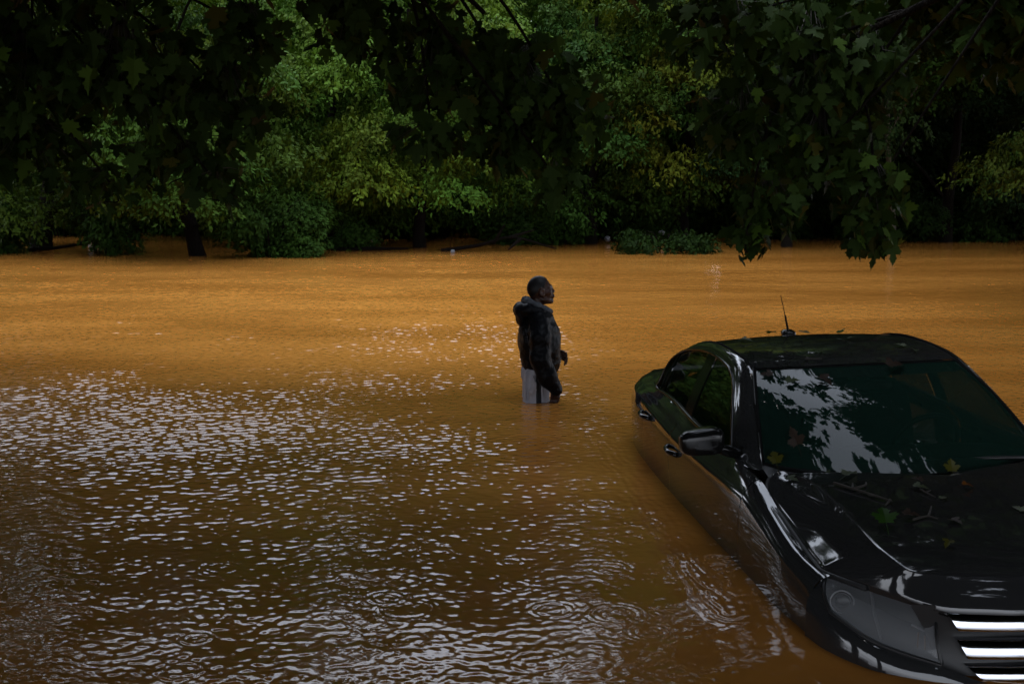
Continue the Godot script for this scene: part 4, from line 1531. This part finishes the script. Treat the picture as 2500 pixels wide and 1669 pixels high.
# ---------------------------------------------------------------- the person
# A distance field of tapered capsules and ellipsoids, joined softly, turned into one skin.
class Field:
	var kind := PackedInt32Array()
	var a := PackedVector3Array()
	var b := PackedVector3Array()
	var ra := PackedFloat32Array()
	var rb := PackedFloat32Array()
	var k := 0.02
	var rough: FastNoiseLite = null
	var rough_amp := 0.0
	var rough_scale := Vector3.ONE
	var cut_c := PackedVector3Array()   # ellipsoids taken away
	var cut_r := PackedVector3Array()
	var slab := AABB()                  # keep only what lies in this box
	var use_slab := false

	func capsule(p: Vector3, q: Vector3, r: float, s: float) -> void:
		kind.append(0)
		a.append(p)
		b.append(q)
		ra.append(r)
		rb.append(s)

	func ball(c: Vector3, r: Vector3) -> void:
		kind.append(1)
		a.append(c)
		b.append(r)
		ra.append(0.0)
		rb.append(0.0)

	func chain(pts: Array, rads: Array) -> void:
		for j in pts.size() - 1:
			capsule(pts[j], pts[j + 1], rads[j], rads[j + 1])

	func ellipsoid(p: Vector3, c: Vector3, r: Vector3) -> float:
		var q := p - c
		var k0 := (q / r).length()
		var k1 := (q / (r * r)).length()
		return k0 * (k0 - 1.0) / maxf(k1, 1e-6) if k0 > 0.02 else -minf(r.x, minf(r.y, r.z))

	func at(p: Vector3) -> float:
		var d := 1e6
		for j in kind.size():
			var e: float
			if kind[j] == 0:
				var ab := b[j] - a[j]
				var t := clampf((p - a[j]).dot(ab) / ab.length_squared(), 0.0, 1.0)
				e = (p - a[j] - ab * t).length() - lerpf(ra[j], rb[j], t)
			else:
				e = ellipsoid(p, a[j], b[j])
			var h := maxf(k - absf(d - e), 0.0) / k
			d = minf(d, e) - h * h * k * 0.25
		if rough and d < 0.06:
			d += rough_amp * rough.get_noise_3dv(p * rough_scale)
		for j in cut_c.size():
			d = maxf(d, -ellipsoid(p, cut_c[j], cut_r[j]))
		if use_slab:
			var q := (p - slab.get_center()).abs() - slab.size * 0.5
			d = maxf(d, maxf(q.x, maxf(q.y, q.z)))
		return d


# surface nets over the cells that the surface crosses
func skin(f: Field, box: AABB, cell: float, mb: MB) -> void:
	var nx := int(box.size.x / cell) + 2
	var ny := int(box.size.y / cell) + 2
	var nz := int(box.size.z / cell) + 2
	var val := PackedFloat32Array()
	val.resize(nx * ny * nz)
	val.fill(1.0)
	var known := PackedByteArray()
	known.resize(nx * ny * nz)
	var bs := 6
	var cells := PackedInt32Array()
	for bz in range(0, nz, bs):
		for by in range(0, ny, bs):
			for bx in range(0, nx, bs):
				var c := box.position + Vector3(bx + bs * 0.5, by + bs * 0.5, bz + bs * 0.5) * cell
				if absf(f.at(c)) > bs * cell * 1.1 + 0.012:
					continue
				for z in range(bz, mini(bz + bs + 1, nz)):
					for y in range(by, mini(by + bs + 1, ny)):
						for x in range(bx, mini(bx + bs + 1, nx)):
							var i := (z * ny + y) * nx + x
							if known[i] == 0:
								known[i] = 1
								val[i] = f.at(box.position + Vector3(x, y, z) * cell)
				for z in range(bz, mini(bz + bs, nz - 1)):
					for y in range(by, mini(by + bs, ny - 1)):
						for x in range(bx, mini(bx + bs, nx - 1)):
							cells.append((z * ny + y) * nx + x)
	var id := {}
	var step := [1, nx, nx * ny]
	var corner := [0, 1, nx, nx + 1, nx * ny, nx * ny + 1, nx * ny + nx, nx * ny + nx + 1]
	for i in cells:
		var mask := 0
		for q in 8:
			if val[i + corner[q]] < 0.0:
				mask |= 1 << q
		if mask == 0 or mask == 255:
			continue
		var sum := Vector3.ZERO
		var n := 0
		for e in [[0, 1], [2, 3], [4, 5], [6, 7], [0, 2], [1, 3], [4, 6], [5, 7], [0, 4], [1, 5], [2, 6], [3, 7]]:
			var va := val[i + corner[e[0]]]
			var vb := val[i + corner[e[1]]]
			if (va < 0.0) != (vb < 0.0):
				var t := va / (va - vb)
				var p := Vector3(e[0] & 1, (e[0] >> 1) & 1, e[0] >> 2)
				var q := Vector3(e[1] & 1, (e[1] >> 1) & 1, e[1] >> 2)
				sum += p.lerp(q, t)
				n += 1
		var x := i % nx
		var y := (i / nx) % ny
		var z := i / (nx * ny)
		id[i] = mb.v.size()
		mb.v.append(box.position + (Vector3(x, y, z) + sum / n) * cell)
	for i in id.keys():
		for ax in 3:
			var u: int = step[(ax + 1) % 3]
			var w: int = step[(ax + 2) % 3]
			var s0 := val[i] < 0.0
			var s1 := val[i + step[ax]] < 0.0
			if s0 == s1 or not (id.has(i - u) and id.has(i - w) and id.has(i - u - w)):
				continue
			if s0:
				mb.quad(id[i], id[i - w], id[i - u - w], id[i - u])
			else:
				mb.quad(id[i], id[i - u], id[i - u - w], id[i - w])


# the point where a line from the camera's side meets the field
func on_field(f: Field, x: float, y: float) -> Vector3:
	var z := 0.5
	for k in 60:
		var d := f.at(Vector3(x, y, z))
		if d < 0.0015:
			break
		z -= maxf(d * 0.8, 0.001)
	return Vector3(x, y, z)


func hand(f: Field, wrist: Vector3, palm: Vector3, across: Vector3, curl: Array, thumb: Array) -> void:
	f.capsule(wrist, wrist.lerp(palm, 0.5), 0.024, 0.026)
	for k in 4:
		var s := (k - 1.5) / 1.5
		f.capsule(wrist.lerp(palm, 0.25) + across * 0.014 * s, palm + across * 0.031 * s, 0.015, 0.0125)
		var l: float = [0.85, 0.98, 1.0, 0.8][k]
		var p := palm + across * 0.031 * s
		var r := 0.0106
		for c in curl:
			var q: Vector3 = p + c * l + across * 0.0015 * s
			f.capsule(p, q, r, r * 0.9)
			p = q
			r *= 0.9
	f.chain(thumb, [0.0135, 0.0115, 0.0095])


func build_person() -> void:
	var o := thing("person", "man in a black hooded rain jacket and white trousers wading thigh deep, facing right", "person", Transform3D(Basis(Vector3.UP, 0.06), MAN))
	var skin_mat := std(lin(0.028, 0.011, 0.006), 0.42, 0.0, 0.35)
	skin_mat.subsurf_scatter_enabled = true
	skin_mat.subsurf_scatter_strength = 0.06
	var hair_mat := std(lin(0.005, 0.0045, 0.0045), 0.5, 0.0, 0.3)
	var jacket_mat := std(lin(0.002, 0.0023, 0.0032), 0.45, 0.0, 0.2)
	jacket_mat.rim_enabled = true
	jacket_mat.rim = 0.06
	jacket_mat.heightmap_enabled = true
	jacket_mat.heightmap_texture = noise_height(0.03, 512, 5, 51)
	jacket_mat.heightmap_scale = 0.25
	jacket_mat.uv1_triplanar = true
	jacket_mat.uv1_scale = Vector3(2.2, 1.6, 2.2)
	var lining := std(lin(0.035, 0.04, 0.047), 0.85)
	var white := std(lin(0.27, 0.265, 0.29), 0.8)
	var stripe := std(lin(0.006, 0.006, 0.008), 0.8)

	# the body: one skin, head and hands on finer grids
	var body := Field.new()
	body.k = 0.04
	body.ball(Vector3(0, 0.56, 0), Vector3(0.10, 0.20, 0.15))
	body.ball(Vector3(-0.01, 0.28, 0), Vector3(0.10, 0.16, 0.14))
	for s in [1.0, -1.0]:
		body.chain([Vector3(-0.025, 0.16, 0.085 * s), Vector3(0.0, -0.29, 0.10 * s), Vector3(-0.03, -0.66, 0.10 * s)], [0.075, 0.052, 0.036])
		body.capsule(Vector3(-0.04, -0.70, 0.10 * s), Vector3(0.13, -0.72, 0.115 * s), 0.038, 0.03)
	body.chain([Vector3(0, 0.70, 0.17), Vector3(0.0, 0.40, 0.235), Vector3(0.115, 0.115, 0.205)], [0.05, 0.04, 0.026])
	body.chain([Vector3(0, 0.70, -0.17), Vector3(0.03, 0.42, -0.24), Vector3(0.165, 0.375, -0.11)], [0.05, 0.04, 0.026])
	body.chain([Vector3(-0.03, 0.70, 0), Vector3(-0.005, 0.84, 0)], [0.062, 0.056])
	var mb := MB.new()
	skin(body, AABB(Vector3(-0.2, -0.80, -0.34), Vector3(0.46, 1.60, 0.68)), 0.012, mb)
	var head := Field.new()
	head.k = 0.018
	head.ball(Vector3(0.004, 0.957, 0), Vector3(0.098, 0.101, 0.076))
	head.ball(Vector3(-0.012, 0.945, 0), Vector3(0.082, 0.082, 0.074))
	head.ball(Vector3(0.058, 0.905, 0), Vector3(0.062, 0.088, 0.060))
	for s in [1.0, -1.0]:
		head.capsule(Vector3(0.040, 0.862, 0.046 * s), Vector3(0.100, 0.842, 0.016 * s), 0.022, 0.020)
		head.capsule(Vector3(0.103, 0.972, 0.012 * s), Vector3(0.085, 0.972, 0.042 * s), 0.013, 0.011)
		head.capsule(Vector3(0.090, 0.925, 0.042 * s), Vector3(0.060, 0.920, 0.058 * s), 0.016, 0.014)
		head.ball(Vector3(0.118, 0.921, 0.012 * s), Vector3(0.010, 0.008, 0.009))
		head.ball(Vector3(0.094, 0.950, 0.031 * s), Vector3(0.014, 0.010, 0.014))
		# ear: a rim round a hollow, and the lobe
		var rim := []
		for k in 9:
			var a := lerpf(-2.4, 2.2, k / 8.0)
			rim.append(Vector3(0.026 - 0.015 * cos(a * 0.9), 0.925 + 0.027 * sin(a), (0.078 + 0.006 * cos(a)) * s))
		head.chain(rim, [0.0055, 0.006, 0.006, 0.006, 0.006, 0.006, 0.006, 0.0055, 0.005])
		head.ball(Vector3(0.031, 0.897, 0.073 * s), Vector3(0.008, 0.009, 0.006))
		head.ball(Vector3(0.028, 0.922, 0.069 * s), Vector3(0.014, 0.024, 0.007))
		head.cut_c.append(Vector3(0.1085, 0.949, 0.032 * s))
		head.cut_r.append(Vector3(0.010, 0.0075, 0.012))
	head.ball(Vector3(0.110, 0.845, 0), Vector3(0.020, 0.020, 0.022))
	head.capsule(Vector3(0.108, 0.958, 0), Vector3(0.130, 0.930, 0), 0.009, 0.0105)
	head.ball(Vector3(0.121, 0.893, 0), Vector3(0.017, 0.0085, 0.024))
	head.ball(Vector3(0.119, 0.879, 0), Vector3(0.017, 0.0085, 0.021))
	head.chain([Vector3(-0.03, 0.74, 0), Vector3(-0.005, 0.87, 0)], [0.060, 0.057])
	skin(head, AABB(Vector3(-0.13, 0.74, -0.11), Vector3(0.30, 0.34, 0.22)), 0.004, mb)
	var hands := Field.new()
	hands.k = 0.007
	hand(hands, Vector3(0.115, 0.115, 0.205), Vector3(0.128, 0.045, 0.198), Vector3(0.85, 0.1, 0.5).normalized(), [Vector3(-0.004, -0.036, -0.004), Vector3(-0.014, -0.024, -0.010), Vector3(-0.016, -0.010, -0.010)], [Vector3(0.138, 0.085, 0.19), Vector3(0.162, 0.052, 0.180), Vector3(0.158, 0.022, 0.172)])
	skin(hands, AABB(Vector3(0.05, -0.07, 0.12), Vector3(0.16, 0.24, 0.14)), 0.0036, mb)
	var lh := Field.new()
	lh.k = 0.007
	hand(lh, Vector3(0.165, 0.375, -0.11), Vector3(0.222, 0.362, -0.075), Vector3(0.1, 0.95, -0.2).normalized(), [Vector3(0.024, -0.012, 0.018), Vector3(0.006, -0.022, 0.014), Vector3(-0.016, -0.014, 0.006)], [Vector3(0.178, 0.392, -0.085), Vector3(0.205, 0.405, -0.050), Vector3(0.230, 0.395, -0.036)])
	skin(lh, AABB(Vector3(0.10, 0.24, -0.17), Vector3(0.20, 0.22, 0.20)), 0.0036, mb)
	part("body", mb.mesh(), skin_mat, o)
	var hair := Field.new()
	hair.k = 0.01
	hair.ball(Vector3(0.004, 0.957, 0), Vector3(0.1005, 0.1035, 0.0785))
	hair.ball(Vector3(-0.012, 0.945, 0), Vector3(0.0845, 0.0845, 0.0765))
	hair.cut_c.append(Vector3(0.105, 0.90, 0))
	hair.cut_r.append(Vector3(0.075, 0.145, 0.2))
	hair.cut_c.append(Vector3(0.03, 0.86, 0))
	hair.cut_r.append(Vector3(0.085, 0.075, 0.2))
	var hm := MB.new()
	skin(hair, AABB(Vector3(-0.13, 0.84, -0.1), Vector3(0.26, 0.24, 0.2)), 0.004, hm)
	part("cropped_hair", hm.mesh(), hair_mat, o)
	var eyes := MB.new()
	for s in [1.0, -1.0]:
		add_soft_box(eyes, Transform3D(Basis.IDENTITY, Vector3(0.0955, 0.949, 0.031 * s)), Vector3(0.022, 0.020, 0.022), 2.0, 8)
	part("eyes", eyes.mesh(), std(lin(0.25, 0.22, 0.2), 0.15), o)

	# trousers
	var tr := Field.new()
	tr.k = 0.022
	tr.ball(Vector3(-0.02, 0.22, 0), Vector3(0.118, 0.13, 0.165))
	for s in [1.0, -1.0]:
		tr.chain([Vector3(-0.025, 0.14, 0.088 * s), Vector3(-0.022, -0.05, 0.098 * s), Vector3(-0.015, -0.45, 0.10 * s)], [0.104, 0.104, 0.09])
	tr.chain([Vector3(-0.050, 0.20, 0.185), Vector3(-0.085, 0.10, 0.193), Vector3(-0.105, 0.0, 0.184)], [0.010, 0.013, 0.010])
	tr.chain([Vector3(-0.030, 0.165, 0.190), Vector3(-0.075, 0.09, 0.196)], [0.009, 0.012])
	tr.chain([Vector3(-0.110, 0.23, 0.140), Vector3(-0.118, 0.08, 0.160), Vector3(-0.116, -0.05, 0.155)], [0.008, 0.011, 0.010])
	var fold := FastNoiseLite.new()
	fold.seed = 8
	fold.frequency = 1.0
	fold.noise_type = FastNoiseLite.TYPE_SIMPLEX_SMOOTH
	fold.fractal_type = FastNoiseLite.FRACTAL_RIDGED
	fold.fractal_octaves = 2
	tr.rough = fold
	tr.rough_amp = -0.018
	tr.rough_scale = Vector3(13, 2.0, 9)
	var tm := MB.new()
	skin(tr, AABB(Vector3(-0.2, -0.5, -0.24), Vector3(0.36, 0.86, 0.48)), 0.009, tm)
	var trousers := part("trousers", tm.mesh(), white, o)
	tr.ra = plus(tr.ra, 0.004)
	tr.rb = plus(tr.rb, 0.004)
	tr.b[0] += Vector3.ONE * 0.004
	tr.use_slab = true
	tr.slab = AABB(Vector3(-0.034, -0.4, 0.08), Vector3(0.047, 0.7, 0.3))
	var sm := MB.new()
	skin(tr, AABB(Vector3(-0.06, -0.42, 0.06), Vector3(0.12, 0.74, 0.18)), 0.007, sm)
	part("side_stripe", sm.mesh(), stripe, trousers)

	# jacket
	var ja := Field.new()
	ja.k = 0.045
	ja.ball(Vector3(0.005, 0.60, 0), Vector3(0.150, 0.19, 0.215))
	ja.ball(Vector3(-0.055, 0.50, 0), Vector3(0.118, 0.19, 0.185))
	ja.ball(Vector3(0.055, 0.48, 0), Vector3(0.138, 0.22, 0.195))
	ja.ball(Vector3(0.085, 0.33, -0.02), Vector3(0.105, 0.15, 0.165))
	ja.ball(Vector3(-0.012, 0.345, 0), Vector3(0.128, 0.10, 0.18))
	ja.ball(Vector3(0.0, 0.295, 0), Vector3(0.132, 0.034, 0.178))
	ja.chain([Vector3(-0.005, 0.705, 0.155), Vector3(-0.002, 0.56, 0.222), Vector3(0.0, 0.385, 0.240), Vector3(0.058, 0.23, 0.228), Vector3(0.132, 0.115, 0.205)], [0.066, 0.076, 0.077, 0.074, 0.054])
	ja.chain([Vector3(-0.005, 0.705, -0.155), Vector3(0.0, 0.56, -0.225), Vector3(0.03, 0.43, -0.245), Vector3(0.155, 0.38, -0.125)], [0.066, 0.076, 0.072, 0.050])
	var crease := FastNoiseLite.new()
	crease.seed = 3
	crease.frequency = 1.0
	crease.noise_type = FastNoiseLite.TYPE_SIMPLEX_SMOOTH
	crease.fractal_type = FastNoiseLite.FRACTAL_RIDGED
	crease.fractal_octaves = 3
	ja.rough = crease
	ja.rough_amp = -0.010
	ja.rough_scale = Vector3(4.0, 5.5, 3.5)
	ja.cut_c.append(Vector3(0.01, 0.86, 0))
	ja.cut_r.append(Vector3(0.085, 0.10, 0.08))
	var jm := MB.new()
	skin(ja, AABB(Vector3(-0.24, 0.03, -0.36), Vector3(0.50, 0.86, 0.72)), 0.0085, jm)
	var jacket := part("jacket", jm.mesh(), jacket_mat, o)
	# hood lying on the back, grey lining stood up round the neck
	var ho := Field.new()
	ho.k = 0.03
	ho.chain([Vector3(-0.165, 0.775, 0.0), Vector3(-0.15, 0.78, 0.06), Vector3(-0.09, 0.78, 0.115), Vector3(0.0, 0.755, 0.12), Vector3(0.075, 0.735, 0.075)], [0.042, 0.045, 0.045, 0.036, 0.026])
	ho.chain([Vector3(-0.165, 0.775, 0.0), Vector3(-0.15, 0.78, -0.06), Vector3(-0.09, 0.78, -0.115), Vector3(0.0, 0.755, -0.12), Vector3(0.075, 0.735, -0.075)], [0.042, 0.045, 0.045, 0.036, 0.026])
	ho.ball(Vector3(-0.145, 0.725, 0), Vector3(0.05, 0.10, 0.11))
	ho.rough = crease
	ho.rough_amp = -0.008
	ho.rough_scale = Vector3(7, 8, 7)
	var hdm := MB.new()
	skin(ho, AABB(Vector3(-0.26, 0.58, -0.22), Vector3(0.40, 0.32, 0.44)), 0.008, hdm)
	part("hood", hdm.mesh(), jacket_mat, jacket)
	var co := Field.new()
	co.k = 0.02
	for s in [1.0, -1.0]:
		co.chain([Vector3(-0.110, 0.850, 0), Vector3(-0.085, 0.845, 0.062 * s), Vector3(-0.01, 0.812, 0.090 * s), Vector3(0.060, 0.768, 0.072 * s), Vector3(0.100, 0.755, 0.022 * s)], [0.030, 0.030, 0.026, 0.023, 0.022])
	co.rough = crease
	co.rough_amp = -0.006
	co.rough_scale = Vector3(10, 10, 10)
	var cm := MB.new()
	skin(co, AABB(Vector3(-0.17, 0.68, -0.15), Vector3(0.32, 0.24, 0.30)), 0.006, cm)
	part("hood_lining", cm.mesh(), lining, jacket)
	# reflective piping on the back, a small badge on the chest
	var pipe := []
	for q in [[-0.118, 0.62], [-0.108, 0.57], [-0.100, 0.51], [-0.092, 0.46], [-0.084, 0.42]]:
		pipe.append(on_field(ja, q[0], q[1]))
	part("piping", tube_mesh(smooth_line(pipe, 3), [0.003, 0.003], 6), lining, jacket)
	var seam := []
	for q in [[0.060, 0.64], [0.066, 0.58], [0.066, 0.52], [0.070, 0.47]]:
		seam.append(on_field(ja, q[0], q[1]))
	part("piping", tube_mesh(smooth_line(seam, 3), [0.0022, 0.0022], 6), lining, jacket)
	var badge := on_field(ja, 0.088, 0.642)
	part("chest_badge", soft_box(Transform3D(Basis(Vector3.UP, 0.55), badge), Vector3(0.036, 0.024, 0.006), 5.0), lining, jacket)
	var zip := MB.new()
	for k in 7:
		add_soft_box(zip, Transform3D(Basis.IDENTITY, Vector3(0.188 - 0.003 * k, 0.36 - 0.022 * k, 0.075)), Vector3(0.008, 0.010, 0.006), 3.0, 5)
	part("zip", zip.mesh(), std(lin(0.3, 0.3, 0.32), 0.3, 0.8), jacket)


func plus(l: PackedFloat32Array, x: float) -> PackedFloat32Array:
	var out := PackedFloat32Array()
	for q in l:
		out.append(q + x)
	return out


# ---------------------------------------------------------------- things lying about
# where a vertical line meets the outer skin of the car
func on_car(car: Node3D, u: float, s: float) -> Array:
	var best := -1.0
	var nn := Vector3.UP
	for path in ["roof", "bonnet/bonnet_skin", "windscreen", "scuttle_panel"]:
		var mi: MeshInstance3D = car.get_node(path)
		var arr := mi.mesh.surface_get_arrays(0)
		var v: PackedVector3Array = arr[Mesh.ARRAY_VERTEX]
		var idx: PackedInt32Array = arr[Mesh.ARRAY_INDEX]
		var p := Vector2(-s, 2.4 - u)
		for k in range(0, idx.size(), 3):
			var a := v[idx[k]]
			if absf(a.x - p.x) > 0.2 or absf(a.z - p.y) > 0.2:
				continue
			var b := v[idx[k + 1]]
			var c := v[idx[k + 2]]
			var den := (b.z - c.z) * (a.x - c.x) + (c.x - b.x) * (a.z - c.z)
			if absf(den) < 1e-9:
				continue
			var w0 := ((b.z - c.z) * (p.x - c.x) + (c.x - b.x) * (p.y - c.z)) / den
			var w1 := ((c.z - a.z) * (p.x - c.x) + (a.x - c.x) * (p.y - c.z)) / den
			var w2 := 1.0 - w0 - w1
			if w0 < -0.001 or w1 < -0.001 or w2 < -0.001:
				continue
			var y := w0 * a.y + w1 * b.y + w2 * c.y
			if y > best:
				best = y
				nn = (b - a).cross(c - a).normalized()
				if nn.y < 0:
					nn = -nn
	return [Vector3(-s, best, 2.4 - u), nn]


func build_debris() -> void:
	var car: Node3D = get_node("car")
	var g := RandomNumberGenerator.new()
	g.seed = 77
	var tones := {"pale": Color(0.085, 0.10, 0.065), "green": Color(0.018, 0.05, 0.006), "dull": Color(0.04, 0.052, 0.026), "brown": Color(0.026, 0.017, 0.012), "yellow": Color(0.055, 0.052, 0.008), "orange": Color(0.10, 0.035, 0.005)}
	for t in tones:
		var m: StandardMaterial3D = mats.leaf.duplicate()
		m.albedo_color = tones[t].linear_to_srgb()
		m.roughness = 0.35
		mats["fallen_" + t] = m
	# u, s, size, turn, lift, tone, label
	var list := [
		[1.41, 0.69, 0.075, 0.6, 0.1, "dull", "dull green maple leaf at the left rear corner of the bonnet"],
		[1.28, 0.45, 0.10, 2.2, 0.25, "pale", "pale curled maple leaf on the bonnet behind the long twig"],
		[0.64, 0.53, 0.13, 2.9, 0.45, "green", "large fresh green maple leaf on the bonnet crease"],
		[0.24, 0.61, 0.075, 0.2, 0.3, "pale", "small pale leaf scrap on the front slope of the bonnet"],
		[1.04, 0.23, 0.075, 1.2, 0.2, "dull", "grey green leaf beside the short twig on the bonnet"],
		[1.09, 0.17, 0.06, 4.0, 0.5, "brown", "curled dark leaf tip up near the windscreen wiper"],
		[0.99, 0.02, 0.06, 1.8, 0.1, "orange", "narrow orange leaf lying on the bonnet"],
		[0.71, 0.42, 0.085, 1.4, 0.1, "brown", "brown leaf at the end of the crooked twig"],
		[0.64, 0.25, 0.07, 0.4, 0.2, "brown", "dark leaf scrap right of the crooked twig"],
		[0.43, 0.355, 0.06, 5.5, 0.1, "yellow", "yellow green leaf sliver toward the front of the bonnet"],
		[0.67, -0.08, 0.08, 3.3, 0.2, "pale", "pale leaf on the bonnet at the right edge of the photo"],
		[0.88, 0.18, 0.045, 2.0, 0.1, "pale", "tiny pale leaf below the orange leaf"],
		[1.615, 0.675, 0.10, 3.0, 0.7, "yellow", "yellow green leaf stuck at the left end of the wiper"],
		[1.62, 0.56, 0.11, 3.1, 1.2, "brown", "brown maple leaf standing upright against the wiper"],
		[1.27, -0.06, 0.09, 2.8, 0.8, "yellow", "yellow and orange leaf under the right wiper"],
		[1.45, 0.49, 0.06, 0.8, 0.3, "dull", "dark green leaf scrap in the wiper trough"],
		[2.09, 0.46, 0.085, 1.7, 0.15, "dull", "light green leaf high on the left of the windscreen"],
		[2.075, 0.29, 0.10, 0.5, 0.15, "brown", "wet brown leaf high in the middle of the windscreen"],
		[2.14, -0.12, 0.13, 2.0, 0.15, "brown", "brown maple leaf on the top edge of the windscreen"],
		[2.20, 0.505, 0.08, 4.4, 0.2, "brown", "dark leaf in the upper left corner of the windscreen"],
		[2.96, 0.455, 0.09, 1.0, 0.25, "pale", "pale leaf on the left side of the roof"],
		[2.43, 0.16, 0.085, 2.6, 0.15, "dull", "limp leaf in the middle of the roof"],
		[3.25, 0.18, 0.08, 0.3, 0.4, "green", "green leaf on the roof left of the aerial"],
		[3.10, -0.02, 0.09, 4.2, 0.3, "pale", "pale leaf on the roof right of the aerial"],
		[3.0, -0.17, 0.07, 1.9, 0.5, "green", "small green leaf on the back of the roof"],
		[2.8, -0.15, 0.06, 1.1, 0.3, "pale", "pale leaf fragment behind the roof centre"],
		[2.51, -0.37, 0.08, 3.8, 0.2, "pale", "light leaf on the right half of the roof"],
		[2.27, -0.49, 0.08, 0.9, 0.2, "dull", "dull leaf at the right front corner of the roof"],
		[2.38, -0.38, 0.05, 2.9, 0.2, "dull", "leaf crumb on the right of the roof front"],
	]
	for e in list:
		var hit := on_car(car, e[0], e[1])
		var n: Vector3 = hit[1]
		var side := n.cross(Vector3(sin(e[3]), 0, cos(e[3]))).normalized()
		var bs := Basis(side, n, side.cross(n)) * Basis(Vector3.RIGHT, -e[4])
		var at := Transform3D(bs.scaled_local(Vector3.ONE * e[2]) if false else bs * Basis.from_scale(Vector3.ONE * e[2] * 0.86), hit[0] + n * 0.004)
		var mb := MB.new()
		add_maple_leaf(mb, Transform3D.IDENTITY, g.randf_range(0.15, 0.8), Color.WHITE, 0.7, g)
		# rest the lowest point on the skin
		var low := 1e9
		for p in mb.v:
			low = minf(low, (at.basis * p).dot(n))
		at.origin -= n * (low - 0.001) * 0.9
		single("fallen_leaf", mb.mesh(), mats["fallen_" + e[5]], e[6], "leaf", car.transform * at, "leaves fallen on the car")
	# twigs: each a line of (u, s) laid on the skin
	var twigs := [
		["long dark twig with side shoots across the bonnet", [[[1.21, 0.537], [1.06, 0.47], [0.92, 0.41], [0.88, 0.40]], [[1.10, 0.49], [1.13, 0.42], [1.17, 0.40]], [[1.10, 0.49], [1.18, 0.46]], [[0.97, 0.43], [1.0, 0.46]], [[0.90, 0.40], [0.86, 0.44]]], 0.0065],
		["short thin twig right of the long one on the bonnet", [[[1.01, 0.215], [0.95, 0.21], [0.90, 0.195]], [[0.96, 0.21], [0.98, 0.18]]], 0.004],
		["crooked forked twig beside the big green leaf", [[[0.67, 0.40], [0.69, 0.35], [0.69, 0.32], [0.655, 0.30]], [[0.69, 0.325], [0.73, 0.30], [0.78, 0.27]]], 0.0055],
		["small twig caught on the front edge of the roof", [[[2.30, 0.29], [2.29, 0.26], [2.28, 0.20]], [[2.29, 0.27], [2.33, 0.268]]], 0.006],
	]
	for t in twigs:
		var mb := MB.new()
		for l in t[1]:
			var pts := []
			for q in l:
				var hit := on_car(car, q[0], q[1])
				pts.append(hit[0] + hit[1] * (t[2] + 0.002 + g.randf() * 0.008))
			add_tube(mb, smooth_line(pts, 3), [t[2], t[2] * 0.5], 6)
		single("fallen_twig", mb.mesh(), mats.twig, t[0], "twig", car.transform, "twigs fallen on the car")
	# litter and drift wood under the far trees
	var bag := std(lin(0.16, 0.165, 0.18), 0.5)
	var spots := [["white litter bag floating beside the short dark trunk", Vector3(2.9, 0.13, -36.6), 0.22], ["grey white litter bag right of the brighter one", Vector3(4.6, 0.30, -37.0), 0.2], ["small white scrap floating before the fallen branch", Vector3(-1.55, 0.04, -31.4), 0.14], ["pale stump like block behind the thick left trunk", Vector3(-13.2, 0.2, -38.0), 0.42]]
	for s in spots:
		var mb := MB.new()
		add_soft_box(mb, Transform3D.IDENTITY, Vector3(s[2], s[2] * 0.75, s[2] * 0.8), 2.2, 9)
		for q in mb.v.size():
			mb.v[q] *= 1.0 + g.randf_range(-0.16, 0.16)
		single("litter", mb.mesh(), bag, s[0], "litter", Transform3D(Basis(Vector3.UP, g.randf() * 3.0), s[1]))
	var drift := [
		["fallen branch with leafy twigs lying in the shallows mid shore", Vector3(-0.3, 0, -32.6), [[Vector3(-1.6, 0.02, 0.4), Vector3(-0.6, 0.15, 0.1), Vector3(0.3, 0.36, 0), Vector3(1.5, 0.04, -0.2)], [Vector3(-0.2, 0.2, 0), Vector3(0.1, 0.7, 0.2)], [Vector3(0.5, 0.3, 0), Vector3(0.2, 0.06, 0.7)], [Vector3(0.2, 0.34, 0), Vector3(0.9, 0.55, -0.3)]], 0.06],
		["straight dark log floating left of the upright centre trunk", Vector3(-3.9, 0, -32.6), [[Vector3(-1.0, 0.02, 0), Vector3(0.2, 0.05, 0), Vector3(1.1, 0.06, 0.1)]], 0.08],
		["bare branch reaching over the water from the thick left trunk", Vector3(-12.2, 0, -32.4), [[Vector3(-0.8, 0.02, 0), Vector3(0.4, 0.16, 0), Vector3(1.7, 0.5, -0.2)], [Vector3(0.6, 0.2, 0), Vector3(1.1, 0.55, 0.1)]], 0.06],
	]
	for d in drift:
		var mb := MB.new()
		for l in d[2]:
			add_tube(mb, smooth_line(l, 5), [d[3], d[3] * 0.35], 8)
		single("drift_branch", mb.mesh(), mats.bark, d[0], "branch", Transform3D(Basis.IDENTITY, d[1]))
